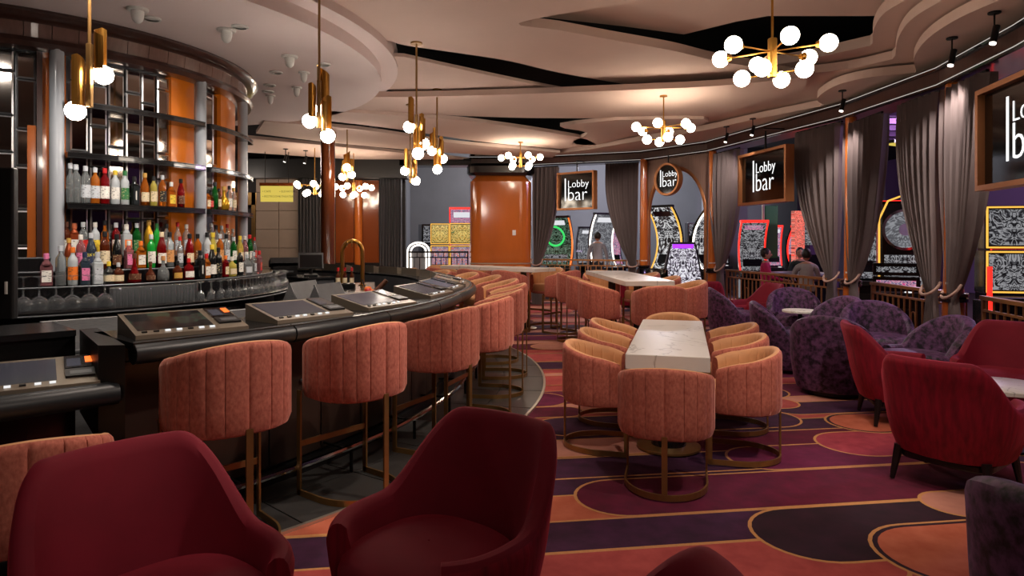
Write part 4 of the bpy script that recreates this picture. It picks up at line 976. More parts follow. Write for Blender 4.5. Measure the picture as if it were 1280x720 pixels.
m = MB(); m.smooth = True; m.lathe([(.06,0),(.075,.02),(.08,.17),(.085,.18)], 18); m.build('jar', G['copper'], gj)
for k in range(9):
    a = k*2.4; m = MB(); m.sphere((.045*cos(a)*(k%3)*.5, .045*sin(a)*(k%3)*.5, .20+.014*(k%4)), .03, 10, 7); m.build('garnish', LM['orange'] if k%2 else LM['red'], gj)
m = MB(); m.cyl((0,0,.15),(-.06,-.02,.34),.006,6); m.build('tongs', M['chrome'], gj)
m = MB(); m.smooth = True; m.cyl((.05,0,.2),(.17,.02,.33),.03,10,.022); m.build('muddler', LM['brown'], gj)
# pedestal under jar: a bar station
station(ring_px(461,4.2), 4.17, .5, .34, .806, 'narrow steel station carrying the garnish jar', False, 'speed_rack')
# ================================================================ SEATING AND TABLES
def sgnpow(v, p): return math.copysign(abs(v)**p, v)
def sst(a, b, x): t = max(0, min(1, (x-a)/(b-a))); return t*t*(3-2*t)
def tub_chair(name, label, cat, z0, ztop, stool):
    root = thing(name, label, cat)
    a, b, ex = .298, .285, 2/2.5; ph = R(122); NC = 14; T = .06
    fr = (0, .035, .12, .3, .5, .7, .88, .965)
    stops = [(-ph+2*ph*(c+q)/NC, .009 if q == 0 else (.0015 if q in (.035, .965) else (0 if q in (.12,.88) else -.002))) for c in range(NC) for q in fr]+[(ph, 0)]
    stops[0] = (-ph, 0); n = len(stops)-1
    rows = [[] for _ in range(15)]
    for i, (f, g) in enumerate(stops):
        ux, uy = sgnpow(sin(f), ex), sgnpow(cos(f), ex)
        zt = ztop-.125*(abs(f)/ph)**1.6
        prof = [(.035,z0),(.012,z0+.012),(g,z0+.05),(g,z0+.14),(g,z0+.24),(g,zt-.04),(.004+g*.5,zt-.018),(.016,zt-.004),(.03,zt),(.044,zt-.004),(.056,zt-.02),(T+.003+g*.7,zt-.06),(T+.006+g*.7,z0+.2),(T+.01,z0+.1),(T+.01,z0+.01)]
        for j, (o, z) in enumerate(prof):
            rows[j].append(((a-o)*ux, (b-o)*uy, z))
    m = MB(); m.smooth = True; vs = sum(rows, []); N = n+1; fs = []
    b0 = len(m.v); m.v += vs
    for j in range(15):
        j2 = (j+1)%15
        for i in range(n):
            m.f.append((j*N+i, j*N+i+1, j2*N+i+1, j2*N+i)); m.m.append(0 if j < 7 or j == 14 else 1); m.sm.append(True)
    for i in (0, n): m.f.append(tuple(j*N+i for j in range(15))); m.m.append(0); m.sm.append(False)
    m.build('backrest', [M['rust'], M['tan']], root)
    def soft(name, z, h, sc, mt, yo=-.01, r=.02):
        m = MB(); m.smooth = True; prof = [(sc-.06,0),(sc-.01,.006),(sc,.03),(sc,h-.035),(sc-.012,h-.012),(sc-.05,h),(.001,h+.012)]
        rows = []
        for q, zz in prof:
            rows.append([((a*q)*sgnpow(sin(2*pi*i/40), .8), yo+(b*q)*sgnpow(cos(2*pi*i/40), .8), z+zz) for i in range(40)])
        m.grid(rows, closed=True); m.add(rows[0], [tuple(range(40))]); return m.build(name, mt, root)
    soft('seat_cushion', z0+.03, .13, .80, M['tan'])
    soft('seat_pan', z0-.005, .05, .84, M['rust'])
    # brass frame: open ring on the floor and three flat legs
    w, h = .012, .036; rr = .255
    path = [(-rr,-.22),(-rr,-.08)]+[(-rr*cos(pi*i/20), -.02+(.30)*sin(pi*i/20)) for i in range(21)]+[(rr,-.08),(rr,-.22)]
    m = MB(); m.sweep(path, [(-w/2,.0),(w/2,.0),(w/2,h),(-w/2,h)]); m.build('base_ring', M['gold_dark'], root)
    for x, y, wx, wy in ((-rr,-.21,.012,.034),(rr,-.21,.012,.034),(0,.278,.034,.012)):
        m = MB(); m.box((x,y,z0/2+.02),(wx,wy,z0+.03)); m.build('leg', M['gold_dark'], root)
    if stool:
        m = MB(); m.box((0,-.21,.31),(2*rr,.014,.034)); m.build('foot_rest', M['gold_dark'], root)
    return root
used = {}
def place(kind, builder, x, y, rz, label, group, z=0):
    if kind not in used:
        o = builder(); used[kind] = o; kids(o)
        for c in o.children: kids(c)
        o.location = (x, y, z); o.rotation_euler.z = rz; o['label'] = label
        if group: o['group'] = group
        return o
    return dup(used[kind], (x, y, z), rz, label, group)
def face(fx, fy): return atan2(fx, -fy)
stool_b = lambda: tub_chair('bar_stool', '', 'stool', .60, 1.055, True)
dining_b = lambda: tub_chair('tub_chair', '', 'chair', .345, .785, False)
GB = 'rust velvet stools along the bar'
angs = [-45.8, -37.2, -27.3, -18, -8.5, 1, 10.5, 20, 29.5, 39, 48.5, 58]
lab = ['rust velvet bar stool at the bar, the first raised stool from the camera', 'second raised rust velvet bar stool, its whole brass floor ring in view', 'third raised rust velvet bar stool along the bar from the camera']+['%s raised rust velvet bar stool along the bar from the camera' % q for q in ('fourth','fifth','sixth','seventh','eighth','ninth','tenth','eleventh','twelfth')]
for k, t in enumerate(angs):
    x, y = pol(rbar(t)+(.26 if k < 3 else .29), R(t)); place('stool', stool_b, x, y, R(t-90), lab[k], GB, .006)
place('dining', dining_b, -1.98, 2.72, R(-54-90), 'low rust velvet tub chair at the lowered end of the bar', 'low tub chairs', .006)
# ---- marble tables
def long_table(c, rz, L, w, zt, thick, label, tall):
    root = thing('marble_table', label, 'table', (c[0], c[1], 0), rz, 'long marble tables')
    m = MB(); m.rbox((0,0,zt-thick/2), (w, L, thick), .008); m.build('table_top', M['marble'], root)
    for s in (-1, 1):
        y = s*L*.29
        m = MB(); m.smooth = True; m.lathe([(.235,0),(.235,.014),(.20,.022),(.02,.026)], 32, (0,y,0)); b_ = m.build('base_plate', M['gold_dark'], root)
        m = MB(); m.smooth = True; m.lathe([(.13,.02),(.12,.1),(.06,.4),(.055,zt-thick-.02),(.12,zt-thick)], 24, (0,y,0)); m.build('pedestal', M['black_gloss'], root)
    return root
def table_set(c, deg, L, w, zt, thick, kind, builder, n, label, group, desc, skip=(), sides=('bar', 'window'), head=.36, side=.21):
    rz = R(deg); d = Vector((-sin(rz), cos(rz))); nr = Vector((cos(rz), sin(rz))); c = Vector(c)
    long_table(c, rz, L, w, zt, thick, label, kind == 'stool')
    e = c-d*(L/2+head)
    if 'near' not in skip: place(kind, builder, e.x, e.y, face(*d), desc+' at its near end', group)
    e = c+d*(L/2+.23)
    if 'far' not in skip: place(kind, builder, e.x, e.y, face(*-d), desc+' at its far end', group)
    for s, nm in ((-1, sides[0]), (1, sides[1])):
        for k in range(n):
            t = -L/2+.36+k*(L-.64)/(n-1); q = c+d*t+nr*s*(w/2+side)
            if (nm, k) in skip: continue
            place(kind, builder, q.x, q.y, face(*(-nr*s)), '%s %s side, %s from its near end' % (desc, nm, ('first','second','third','fourth')[k]), group)
d1_ = Vector((sin(R(14.5)), cos(R(14.5))))
c1 = Vector((1.065, 4.56))+d1_*1.05
table_set(c1, -14.5, 2.1, .57, .755, .105, 'dining', dining_b, 3, 'low white marble table with a thick edge, closest to the camera', 'tub chairs around the closest marble table', 'rust tub chair at the closest marble table,')
table_set((1.55, 9.2), 3.5, 2.7, .6, 1.065, .06, 'stool', stool_b, 3, 'tall white marble table in the middle of the lounge, second from the camera', 'tall tub chairs around the middle marble table', 'tall rust tub chair at the middle marble table,')
table_set((-.3, 12.1), 49, 2.3, .6, 1.065, .06, 'stool', stool_b, 3, 'tall white marble table farthest back in front of the brown pier', 'tall tub chairs around the farthest marble table', 'tall rust tub chair at the farthest marble table,', (), ('camera', 'pier'))
# ---- red armchairs
def armchair(name, label, a, b, ph, T, z0, zb, za, q0, q1, lean, outer, inner, legs, seat_z, seat_y, ex=.8, seat_sc=.80):
    root = thing(name, label, 'armchair'); n = 72; K = 17; rows = [[] for _ in range(K)]
    for i in range(n+1):
        f = -ph+2*ph*i/n; ux, uy = sgnpow(sin(f), ex), sgnpow(cos(f), ex)
        zt = za+(zb-za)*((1-sst(R(q0), R(q1), abs(f))) if q1 else max(0, cos(f))**.62)
        bk = 1-sst(R(30), R(120), abs(f))
        def P_(o, z):
            k = max(0, (z-z0)/(zb-z0)); l = lean*k*k
            tp = -.05*(1-min(1, k*2.2))**1.5
            return ((a-o+tp+l*.35)*ux, (b-o+tp)*uy+l*bk, z)
        hz = zt-z0
        prof = [(.05,z0),(.01,z0+.015),(0,z0+hz*.2),(0,z0+hz*.4),(0,z0+hz*.6),(0,z0+hz*.8),(0,zt-.05),(.008,zt-.02),(T*.3,zt-.003),(T*.5,zt),(T*.7,zt-.003),(T*.95,zt-.02),(T,zt-.05),(T+.01,z0+hz*.7),(T+.015,z0+hz*.5),(T+.02,z0+hz*.3),(T+.02,z0)]
        for j, (o, z) in enumerate(prof): rows[j].append(P_(o, z))
    m = MB(); N = n+1; m.v = sum(rows, [])
    for j in range(K):
        j2 = (j+1)%K
        for i in range(n): m.f.append((j*N+i, j*N+i+1, j2*N+i+1, j2*N+i)); m.m.append(0 if j < 7 or j == K-1 else 1); m.sm.append(True)
    for i in (0, n): m.f.append(tuple(j*N+i for j in range(K))); m.m.append(0); m.sm.append(False)
    m.build('backrest', [M[outer], M[inner]], root)
    m = MB(); m.smooth = True; rows = []
    h = seat_z-z0; sc = seat_sc
    for q, zz in ((sc-.05,0),(sc,.02),(sc+.005,h*.5),(sc,h-.06),(sc-.03,h-.025),(sc-.10,h-.004),(sc*.5,h+.012),(.01,h+.018)):
        r_ = []
        for i in range(48):
            g = 2*pi*i/48; r_.append((a*q*sgnpow(sin(g), .75), (b*q*sgnpow(cos(g), .75))+seat_y*(1 if cos(g) < 0 else 1), z0+zz+.002))
        rows.append(r_)
    m.grid(rows, closed=True); m.add(rows[0], [tuple(range(48))]); m.build('seat_cushion', M[inner], root)
    if legs:
        for sx in (-1,1):
            for sy in (-1,1):
                x0, y0 = sx*a*.66, sy*b*.62; m = MB(); m.tube([(x0, y0, z0+.03),(x0+sx*.03, y0+sy*.03, 0)], .03, 8, rr=[.03,.016]); m.build('leg', M['darkwood'], root)
        m = MB(); m.rbox((0,.0,.175), (a*1.45,b*1.4,.05), .12, n=6); m.build('base_frame', M['darkwood'], root)
    else:
        m = MB(); m.lathe([(a*.7,0),(a*.72,z0+.01)], 32, (0,.0,0)); m.build('plinth', M['black'], root)
    return root
red_b = lambda: armchair('red_armchair', '', .368, .365, R(138), .07, .19, .83, .54, 30, 88, .10, 'red_fringe', 'red', True, .45, -.05)
pur_b = lambda: armchair('purple_armchair', '', .40, .38, R(128), .10, .035, .81, .47, 0, 0, .03, 'purple', 'purple', False, .44, -.09, ex=.9, seat_sc=.82)
GR = 'red velvet armchairs'; GPU = 'crushed purple velvet barrel chairs'
for x, y, fx, fy, l in ((-.27,2.43,-.58,-.8,'red velvet armchair before the bar stools, its curved back and seat in view'),
      (-1.10,2.09,.76,-.65,'red velvet armchair nearest the lowered end of the bar, mostly in shade'),
      (.06,1.34,-1,0,'red velvet armchair whose curved top only just enters the bottom of the view'),
      (2.85,4.27,.80,.6,'red velvet armchair with a pleated back, on the orange carpet, turned away from the camera'),
      (3.34,5.72,.97,-.25,'red velvet armchair between the pleated one and the purple barrel chairs'),
      (4.15,5.6,-.75,-.65,'red velvet armchair under the large sign screen, behind the round marble table'),
      (4.0,11.0,-1,-.2,'red velvet armchair beside the railing behind the purple barrel chairs, below the middle sign screen'),
      (3.45,12.0,.2,1,'red velvet armchair with its back to the camera, by the curtain beside the arch'),
      (2.35,14.0,0,1,'small looking red velvet armchair under the small square sign screen'),
      (-1.85,14.2,.1,1,'red velvet armchair behind the far end of the bar, by the dark railing')):
    place('red', red_b, x, y, face(fx, fy), l, GR)
for x, y, fx, fy, l in ((1.90,2.04,1,.2,'dark purple barrel chair cut off at the corner of the view, closest to the camera'),
      (3.28,6.78,.6,.8,'purple barrel chair right behind the red armchairs, showing its tall rounded side'),
      (3.28,7.98,1,-.3,'purple barrel chair beside the closest marble table set, its seat bulging toward the window'),
      (3.45,10.35,1,-.1,'purple barrel chair beside the middle marble table, before the red armchair'),
      (4.30,10.1,-.25,-1,'purple barrel chair with a domed back facing the camera, against the railing, farther of two'),
      (4.15,8.75,-1,-.25,'purple barrel chair in profile in front of the second window column'),
      (4.33,7.85,-.25,-1,'purple barrel chair with a domed back facing the camera, against the railing, nearer of two'),
      (4.07,6.55,-1,.0,'purple barrel chair in profile at the foot of the nearest column')):
    place('purple', pur_b, x, y, face(fx, fy), l, GPU)
def round_table(x, y, zt, r, label):
    root = thing('side_table', label, 'table', (x, y, 0), 0, 'small round marble tables')
    m = MB(); m.smooth = True; m.lathe([(r-.01,zt-.035),(r,zt-.03),(r,zt-.005),(r-.006,zt),(.001,zt)], 40); m.build('table_top', M['marble_small'], root); autosmooth(root.children[0])
    m = MB(); m.smooth = True; m.lathe([(.17,0),(.17,.012),(.035,.03),(.028,zt-.06),(.07,zt-.035)], 24); m.build('pedestal', M['black_metal'], root)
round_table(3.68, 4.97, .47, .31, 'small round marble table between the three red armchairs')
round_table(4.12, 9.5, .55, .24, 'small round marble table among the purple barrel chairs')
# ================================================================ THE HALL BEYOND: slot machines and people
SS = {'green': screen('slot_screen_green', (8,16,12), (22,60,40), (120,150,130), 5, .6, 'DAMASK'), 'bw': screen('slot_screen_damask', (235,235,235), (120,120,124), (10,10,12), 2.6, .8, 'DAMASK'), 'mono': screen('slot_screen_mono', (22,22,24), (84,84,90), (190,190,194), 5, .55, 'DAMASK'),
      'fruit': screen('slot_screen_reels', (225,60,50), (235,230,220), (60,50,140), 6, .7, 'DAMASK'), 'gold': screen('slot_screen_gold', (30,110,70), (230,150,40), (240,220,130), 6, .8, 'DAMASK'), 'pink': screen('slot_screen_pink', (235,60,140), (240,230,235), (90,40,120), 6, .7, 'DAMASK'),
      'white': glow('slot_panel_white', (225,225,230), 1.0), 'redmix': screen('slot_screen_red', (240,50,40), (250,160,140), (90,10,20), 12, 1.2, 'DAMASK'), 'silver': screen('slot_screen_silver', (190,192,198), (150,152,158), (110,110,116), 3, .5, 'DAMASK')}
def slot(x, y, rz, label, kind='upright', w=.62, h=1.9, main='fruit', top='gold', edge='gold', z=0, bend=1):
    root = thing('slot_machine', label, 'slot machine', (x, y, z), rz, 'slot machines in the hall')
    em = {'gold': M['led_gold'], 'red': M['led_red'], 'orange': M['led_orange'], 'white': M['led_white'], 'dark': M['black_gloss'], 'chrome': M['chrome']}[edge]
    m = MB(); m.rbox((0,.12,.36), (w,.5,.72), .02); m.build('base_cabinet', M['black_gloss'], root)
    m = MB(); m.box((0,-.14,.34), (w*.8,.02,.45)); m.build('lower_panel', SS['white'] if main in ('bw','fruit') else M['black'], root)
    m = MB(); m.rbox((0,-.16,.76), (w,.34,.08), .02); deck = m.build('button_deck', M['black'], root)
    m = MB(); m.lathe([(.045,.80),(.045,.815)], 16, (w*.25,-.22,0)); m.build('button', M['led_soft'], deck)
    if kind == 'upright':
        hm = (h-.8)/2
        for k, (nm, s_) in enumerate((('main', main), ('top', top))):
            z0 = .82+k*hm
            m = MB(); m.rbox((0,.14,z0+hm/2), (w,.34,hm-.02), .015); cab = m.build(nm+'_cabinet', M['black_gloss'], root)
            m = MB(); m.box((0,-.036,z0+hm/2), (w-.1,.01,hm-.12)); m.build('screen', SS[s_], cab)
            m = MB(); t = .022
            for bx, bz, dx, dz in ((0,hm/2-.03,w-.03,t),(0,-hm/2+.03,w-.03,t),(-w/2+.025,0,t,hm-.07),(w/2-.025,0,t,hm-.07)): m.box((bx,-.038,z0+hm/2+bz),(dx,.016,dz))
            m.build('light_frame', em, cab)
        if edge == 'gold' and main == 'fruit':
            pass
    else:                                   # one tall screen, curved like a J
        n = 16; rows_f = []; rows_b = []; pts = []
        for i in range(n+1):
            q = i/n; zz = .84+(h-.84)*q; yy = .16-.42*bend*(abs(q-.42)**2.0)*1.9 if q > .42 else .16-.30*bend*((.42-q)**2)*3
            pts.append((yy, zz))
        def strip(x0, x1, e0, e1):
            m = MB(); m.smooth = False; rows = []
            for (yy, zz) in pts: rows.append([(x0,yy+e0,zz),(x1,yy+e0,zz),(x1,yy+e1,zz),(x0,yy+e1,zz)])
            m.grid(rows, closed=True); m.add(rows[0], [(0,1,2,3)]); m.add(rows[-1], [(0,1,2,3)]); return m
        strip(-w/2, w/2, .02, .10).build('curved_back', M['black_gloss'], root)
        strip(-w/2+.035, w/2-.035, .008, .022).build('screen', SS[main], root)
        def on(q):                          # a point on the front of the curve at height fraction q
            i_ = min(n-1, int(q*n)); f_ = q*n-i_; a_, b_ = pts[i_], pts[i_+1]
            return a_[0]+(b_[0]-a_[0])*f_-.006, a_[1]+(b_[1]-a_[1])*f_, atan2(-(b_[0]-a_[0]), b_[1]-a_[1])
        yy, zz, tl = on(.90); m = MB(); m.box((0, yy, zz), (w*.66, .02, (h-.84)*.10), 0, tl); m.build('title_panel', SS['pink' if main == 'mono' else 'white'] if main != 'bw' else M['black_gloss'], root)
        yy, zz, tl = on(.16); m = MB(); m.box((0, yy, zz), (w*.7, .02, (h-.84)*.16), 0, tl); m.build('pay_panel', SS['mono'] if main in ('green','silver') else M['black_gloss'], root)
        if main == 'green':
            yy, zz, tl = on(.62); m = MB(); m.smooth = True; m.tube([(.26*cos(2*pi*i/28), yy-.05-.12*abs(sin(2*pi*i/28))*(sin(2*pi*i/28) > 0), zz+.26*sin(2*pi*i/28)) for i in range(28)], .028, 8, closed=True); m.build('ring_picture', glow('green_ring', (60,230,110), 1.0), root)
        for s in (-1, 1):
            strip(*( (-w/2, -w/2+.03) if s < 0 else (w/2-.03, w/2)), -.012, .03).build('light_edge', em, root)
        m = MB(); yy, zz = pts[-1]; m.box((0, yy+.05, zz+.03), (w, .14, .06)); m.build('top_box', M['black'] if edge != 'red' else em, root)
        m = MB(); m.box((0,.3,1.1), (w*.7,.12,1.1)); m.build('spine', M['black'], root)
    return root
def at(px, Y): return (px-640)*Y/F, Y
def sl(px, Y, rz, *a, **k): x, y = at(px, Y); return slot(x, y, R(rz), *a, **k)
# seen through the railed opening by the pier
sl(550, 18.3, 4, 'narrower gold framed slot machine with two lit screens in the railed opening', w=.54, h=2.0, main='fruit', top='gold', edge='gold')
sl(578, 17.8, 4, 'wider gold framed slot machine with two lit screens next to the brown pier', w=.70, h=2.0, main='fruit', top='gold', edge='gold')
sl(533, 19.3, 25, 'dark slot machine seen edge on beside the gold framed pair', w=.3, h=2.0, main='mono', top='mono', edge='dark')
sl(577, 19.6, 4, 'slot machine with a red lit top rising behind the gold framed pair', 'curved', w=.72, h=2.45, main='pink', edge='red')
# white double arch light at the end of the bank
x, y = at(523, 17.9); ar = thing('light_arch', 'white double arch light by the railed opening', 'lamp', (x, y, 0), 0)
for r_, nm in ((.29,'outer_arch'), (.2,'inner_arch')):
    m = MB(); m.smooth = True; m.tube([(-r_,0,0),(-r_,0,1.25)]+[(-r_*cos(pi*i/12),0,1.25+r_*sin(pi*i/12)*.8) for i in range(13)]+[(r_,0,1.25),(r_,0,0)], .022, 8); m.build(nm, M['led_white'], ar)
m = MB(); m.box((0,.06,.62),(.7,.06,1.24)); m.build('panel', M['steel'], ar)
# seen behind the small square sign screen
sl(693, 18.2, -28, 'tall curved slot machine with a green ring picture and an orange light edge', 'curved', w=.95, h=2.15, main='green', edge='orange')
sl(738, 20.5, 10, 'pale silver slot machine between the orange edged and the chrome edged ones', 'curved', w=.8, h=1.9, main='silver', edge='chrome')
sl(756, 18.6, 30, 'tall slot machine with a silver light edge bending over the walkway', 'curved', w=.8, h=2.25, main='silver', edge='white')
sl(744, 22.0, 0, 'slot machine with a small green and red screen behind the person in grey', w=.6, h=1.75, main='gold', top='fruit', edge='dark')
sl(770, 19.5, 25, 'slim curved slot machine with a pink screen, last before the curtain', 'curved', w=.55, h=2.0, main='pink', edge='chrome')
# seen through the arch
sl(832, 16.55, -46, 'tall damask patterned slot machine leaning away to the pier side in the arch', 'curved', w=.72, h=2.35, main='bw', edge='gold', bend=1.7)
sl(884, 16.55, 40, 'tall damask patterned slot machine leaning away to the curtain side in the arch', 'curved', w=.72, h=2.35, main='bw', edge='white', bend=1.7)
x, y = at(853, 15.9); pn = thing('lit_display', 'white damask display panel glowing purple between the two curved slot machines', 'display', (x, y, 0), 0)
m = MB(); m.prism([(-.62,0),(.62,0),(.3,1.5),(-.3,1.5)], -.05, .05); m.v = [(v[0], v[2], v[1]) for v in m.v]; m.build('casing', M['black'], pn)
m = MB(); m.prism([(-.56,.02),(.56,.02),(.27,1.45),(-.27,1.45)], -.004, .004); m.v = [(v[0], -.056+v[2], v[1]) for v in m.v]; m.build('screen', screen('damask_panel', (240,240,245), (180,170,190), (20,20,24), 4, 1.0, 'DAMASK'), pn)
m = MB(); m.box((0,-.06,1.40),(.5,.012,.10)); m.build('purple_light', glow('purple_led', (150,50,230), 2.0), pn)
sl(899, 19.6, 0, 'black and white slot machine in the row behind the arch, half behind the curtain', w=.6, h=2.05, main='mono', top='mono', edge='chrome')
sl(872, 19.6, 0, 'black and white slot machine in the row behind the arch, beside the curved pair', w=.6, h=2.05, main='mono', top='mono', edge='chrome')
# seen under the middle sign screen
sl(942, 15.4, -6, 'tall slot machine with a red light frame under the middle sign screen', 'curved', w=.62, h=1.95, main='mono', edge='red')
sl(968, 18.5, -12, 'pink lit slot machine behind the people, first of a pair', 'curved', w=.42, h=1.9, main='pink', edge='red')
sl(997, 18.5, 12, 'pink lit slot machine behind the people, second of a pair', 'curved', w=.42, h=1.9, main='pink', edge='red')
x, y = at(964, 16.5); bn = thing('banner_stand', 'slim dark green banner on a pole behind the people', 'banner', (x, y, 0), 0)
m = MB(); m.rbox((0,0,1.75),(.32,.05,1.3),.02); m.build('banner', LM['green'], bn)
m = MB(); m.cyl((-.2,0,0),(-.2,0,2.45),.03,8); m.build('pole', M['trim_metal'], bn)
x, y = at(1016, 16.0); rf = thing('lit_sign_frame', 'square red sparkling light frame beside the tallest curtain', 'sign', (x, y, 0), 0)
m = MB()
for bx, bz, dx, dz in ((0,2.1,.95,.28),(-.36,1.6,.24,1.3)): m.box((bx,0,bz),(dx,.2,dz))
m.build('light_frame', SS['redmix'], rf)
m = MB(); m.box((.1,.02,1.68),(.66,.1,.5)); m.build('screen', SS['mono'], rf)
m = MB(); m.box((0,.1,.6),(.9,.4,1.2)); m.build('cabinet', M['black_gloss'], rf)
# seen between the columns
sl(1094, 12.2, -35, 'curved slot machine with a red light edge, between the two nearest columns', 'curved', w=.85, h=2.2, main='mono', edge='red')
x, y = at(1131, 11.0); wh = thing('wheel_machine', 'tall slot machine with a big pale wheel and gold edge, between the two nearest columns', 'slot machine', (x, y, 0), R(-20), 'slot machines in the hall')
m = MB(); m.rbox((0,.2,1.1),(.75,.4,2.2),.1); m.build('cabinet', M['black_gloss'], wh)
m = MB(); m.smooth = True; m.M = Matrix.Translation((0,-.03,1.72)) @ Matrix.Rotation(pi/2,4,'X'); m.lathe([(.30,-.03),(.34,.0),(.34,.03),(.30,.035)], 36, cap=False); m.build('wheel_rim', M['chrome'], wh)
m = MB(); m.M = Matrix.Translation((0,-.03,1.72)) @ Matrix.Rotation(pi/2,4,'X'); m.lathe([(.30,.0),(.30,.02)], 36); wf = m.build('wheel', SS['silver'], wh)
m = MB(); m.M = Matrix.Translation((0,-.055,1.72)) @ Matrix.Rotation(pi/2,4,'X'); m.lathe([(.1,.0),(.1,.02)], 24); m.build('wheel_hub', M['white'], wf)
m = MB(); m.box((0,-.01,1.05),(.6,.02,.5)); m.build('screen', SS['mono'], wh)
m = MB(); m.smooth = True; m.tube([(-.38,-.02,.8),(-.38,-.02,1.9),(-.25,-.02,2.2),(0,-.02,2.3),(.25,-.02,2.2),(.38,-.02,1.9),(.38,-.02,.8)], .016, 6); m.build('light_edge', M['led_gold'], wh)
sl(1120, 9.7, -30, 'low angled slot machine screen just behind the railing between the two nearest columns', w=.6, h=1.2, main='pink', top='mono', edge='dark')
# seen under the large sign screen
sl(1266, 8.9, -14, 'slot machine with gold and red light edges under the large sign screen', w=.68, h=2.0, main='mono', top='mono', edge='gold')
sl(1262, 12.5, 0, 'slot machine farther away under the large sign screen', w=.8, h=2.0, main='pink', top='mono', edge='red')
for s in (-1,1):
    x, y = at(1266+s*29, 8.75); ls = thing('light_column', 'slim red light column %s the slot machine under the large sign screen' % ('before' if s < 0 else 'after'), 'lamp', (x, y, 0), 0)
    m = MB(); m.box((0,0,.9),(.04,.05,.6)); m.build('tube', M['led_red'], ls); m = MB(); m.box((0,.01,.3),(.06,.06,.6)); m.build('foot', M['black'], ls)
# gaming table where people sit
gt = thing('gaming_table', 'dark oval gaming table behind the railing under the middle sign screen', 'table', (6.0, 13.9, 0), 0)
m = MB(); m.smooth = True; m.lathe([(.25,0),(.2,.05),(.2,.7),(.8,.74),(.85,.78),(.8,.82),(.001,.82)], 32); m.v = [(v[0]*.68, v[1]*.68, v[2]) for v in m.v]; m.build('table_top', M['black_gloss'], gt)
m = MB(); m.smooth = True; m.tube([(.57*cos(pi*2*i/32),.57*sin(pi*2*i/32),.83) for i in range(32)], .045, 8, closed=True); m.build('padded_rim', M['steel'], gt)
# dark curved chair back by the arch
dc = thing('bucket_chair', 'small dark bucket chair in front of the arch', 'chair', (*at(815, 12.6), 0), 0)
m = MB(); m.smooth = True; rows = []
for zz, s_ in ((.45,.25),(.8,.30),(.98,.30),(1.0,.285),(.98,.27),(.8,.27),(.47,.22)): rows.append([(s_*sin(R(-120+240*i/24)), s_*cos(R(-120+240*i/24)), zz) for i in range(25)])
m.grid(rows); m.build('backrest', M['black_gloss'], dc)
m = MB(); m.lathe([(.24,.45),(.25,.5),(.2,.55)], 24); m.build('seat', M['leather'], dc)
m = MB(); m.lathe([(.2,0),(.2,.02),(.03,.04),(.03,.46)], 20); m.build('pedestal', M['black_metal'], dc)
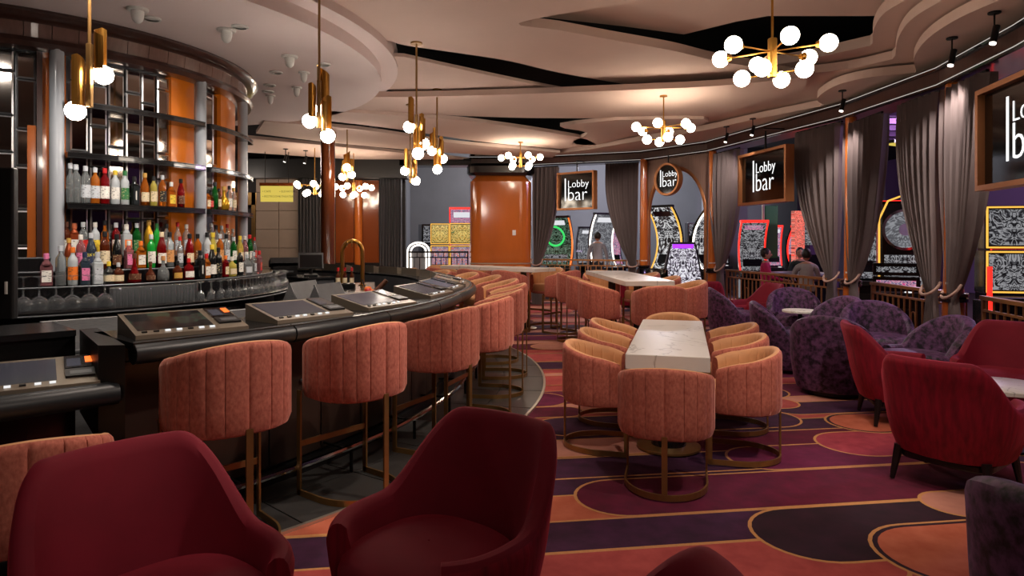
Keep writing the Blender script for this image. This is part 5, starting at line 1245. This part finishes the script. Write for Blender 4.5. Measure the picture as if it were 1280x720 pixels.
# ---- people
CLO = {k: mat('cloth_'+k, c, .85, var=.1, scale=20) for k, c in {'grey': (150,150,154), 'charcoal': (40,40,44), 'magenta': (200,40,100), 'green': (40,52,46), 'navy': (36,40,60), 'pale': (170,165,168)}.items()}
HAIR = mat('hair', (34,26,22), .6)
def person(x, y, rz, label, top, legs, seated=False, s=1.0, arms='down', z=0):
    root = thing('person', label, 'person', (x, y, z), rz)
    V = []; E = []; Rr = []
    def v(p, r, par=None):
        V.append(p); Rr.append(r); i = len(V)-1
        if par is not None: E.append((par, i))
        return i
    dz = -.38 if seated else 0
    pel = v((0,0,.95+dz), .14); sp = v((0,.0,1.12+dz), .135, pel); ch = v((0,.01,1.30+dz), .155, sp); nk0 = v((0,.0,1.44+dz), .085, ch); nk = v((0,-.01,1.52+dz), .05, nk0)
    for sx in (-1,1):
        sh = v((sx*.17,.01,1.40+dz), .065, nk0)
        if arms == 'fwd': el = v((sx*.24,-.10,1.18+dz), .045, sh); wr = v((sx*.17,-.32,1.12+dz), .03, el); hd = v((sx*.16,-.40,1.12+dz), .026, wr); fd = Vector((0,-1,-.2))
        else: el = v((sx*.24,.02,1.13+dz), .045, sh); wr = v((sx*.25,-.06,.90+dz), .03, el); hd = v((sx*.25,-.08,.82+dz), .026, wr); fd = Vector((0,-.25,-1))
        for k in range(4):
            o = (k-1.5)*.019; b = Vector(V[hd]); ax = Vector((1,0,0)) if arms == 'fwd' else Vector((0,1,0))
            p1 = b+ax*o+fd.normalized()*.045; p2 = p1+fd.normalized()*(.035-.004*abs(k-1.2))+Vector((-sx*.012,0,-.012)); i1 = v(tuple(p1), .009, hd); v(tuple(p2), .008, i1)
        b = Vector(V[wr])+fd.normalized()*.03; i1 = v(tuple(b+Vector((-sx*.035,-.02,0))), .010, wr); v(tuple(b+Vector((-sx*.045,-.03,-.035))), .009, i1)
        hp = v((sx*.09,0,.88+dz), .095, pel)
        if seated: kn = v((sx*.12,-.42,.53), .065, hp); an = v((sx*.12,-.40,.10), .042, kn)
        else: kn = v((sx*.10,-.01,.48), .062, hp); an = v((sx*.10,.02,.09), .042, kn)
        v((sx*.11,V[an][1]-.14,.035), .035, an)
    me = bpy.data.meshes.new('body'); me.from_pydata(V, E, []); o = bpy.data.objects.new('body', me); COL.objects.link(o)
    md = o.modifiers.new('skin', 'SKIN'); md.use_smooth_shade = True
    for i, r in enumerate(Rr): me.skin_vertices[0].data[i].radius = (r, r*.8 if r > .12 else r)
    me.skin_vertices[0].data[0].use_root = True
    o.modifiers.new('sub', 'SUBSURF').levels = 1
    dg = bpy.context.evaluated_depsgraph_get(); nm = bpy.data.meshes.new_from_object(o.evaluated_get(dg)); o.modifiers.clear(); o.data = nm
    nm.materials.clear()
    for c in (CLO[top], CLO[legs], M['skin'], M['black']): nm.materials.append(c)
    for p in nm.polygons:
        c = p.center; zz = c.z
        armx = abs(c.x) > .19
        i = 0 if zz > .97+dz else 1
        if zz > 1.47+dz: i = 2
        if arms == 'fwd' and c.y < -.31 and zz > .9+dz and not (seated and zz < .66): i = 2
        if arms == 'down' and armx: i = 0 if zz > .92+dz else (2 if zz > .70+dz else i)
        if zz < .075: i = 3
        p.material_index = i; p.use_smooth = True
    o.parent = root
    hz = 1.64+dz
    m = MB(); m.smooth = True; m.sphere((0,-.01,hz), .095, 18, 14, (.82,.98,1.2)); m.sphere((0,-.107,hz-.015), .017, 8, 6, (.8,1,1.5))
    for sx in (-1,1): m.sphere((sx*.08,.0,hz-.01), .022, 8, 6, (.4,.8,1.2))
    hd = m.build('head', M['skin'], root)
    for sx in (-1,1):
        m = MB(); m.sphere((sx*.03,-.094,hz+.012), .010, 8, 6); m.build('eye', M['black'], hd)
    m = MB(); m.box((0,-.098,hz-.055), (.04,.008,.008)); m.build('mouth', LM['red'], hd)
    m = MB(); m.smooth = True
    m.sphere((0,.012,hz+.022), .103, 18, 12, (.86,.98,1.1)); m.v = [v_ for v_ in m.v]
    hr = m.build('hair', HAIR, hd)
    bm = bmesh.new(); bm.from_mesh(hr.data)
    bmesh.ops.delete(bm, geom=[v_ for v_ in bm.verts if v_.co.y < -.055 and v_.co.z < hz+.05 or v_.co.z < hz-.06], context='VERTS'); bm.to_mesh(hr.data); bm.free()
    root.scale = (s, s, s)
    return root
def stool_under(x, y, label, h=.45):
    r = thing('round_stool', label, 'stool', (x, y, 0), 0, 'round stools in the hall')
    m = MB(); m.smooth = True; m.lathe([(.17,h-.08),(.18,h-.03),(.16,h),(.001,h)], 20); m.build('seat', M['leather'], r)
    m = MB(); m.lathe([(.2,0),(.2,.02),(.03,.04),(.03,h-.06)], 16); m.build('pedestal', M['chrome'], r)
p_ = at(747, 17.3); person(*p_, R(175), 'person in a grey shirt standing with their back to the lounge before the slot machines', 'grey', 'charcoal', arms='down')
for x, y, rz, l, tp, lg in ((5.2, 13.6, 70, 'person in a magenta top seated at the dark gaming table', 'magenta', 'charcoal'), (6.4, 14.75, -20, 'person in a dark green jacket seated at the dark gaming table', 'green', 'charcoal'),
                          (5.72, 12.9, 165, 'person in a pale top seated at the gaming table with their back to the lounge', 'pale', 'navy')):
    person(x, y, R(rz), l, tp, lg, True, arms='fwd'); stool_under(x, y, 'round leather stool under the '+l.split(' seated')[0], .45)
# dark columns and ducts of the hall
for px, Y, w_ in ((905, 21, 1.1), (1022, 21, .9), (560, 22, .8)):
    x, y = at(px, Y); m = MB(); m.box((x, y, 2.2), (w_, w_, 4.4)); struct(m.build('column_hall', M['purple_wall' if px == 1022 else 'grey_wall']))
m = MB()
for k in range(6):
    x, y = at(1122, 13+k*.9); m.box((x, y, 4.2), (4.5, .08, .12))
struct(m.build('trim_4', M['purple_wall']))
yl = thing('ceiling_light_panel', 'slanting yellow light panel under the hall ceiling between the two nearest columns', 'light panel', (*at(1128, 14), 3.55), R(30))
m = MB(); m.box((0,0,.03),(1.1,.3,.06)); m.build('housing', M['black'], yl); m = MB(); m.box((0,0,-.005),(1.0,.24,.012)); m.build('diffuser', glow('yellow_diffuser', (225,200,90), .9), yl)
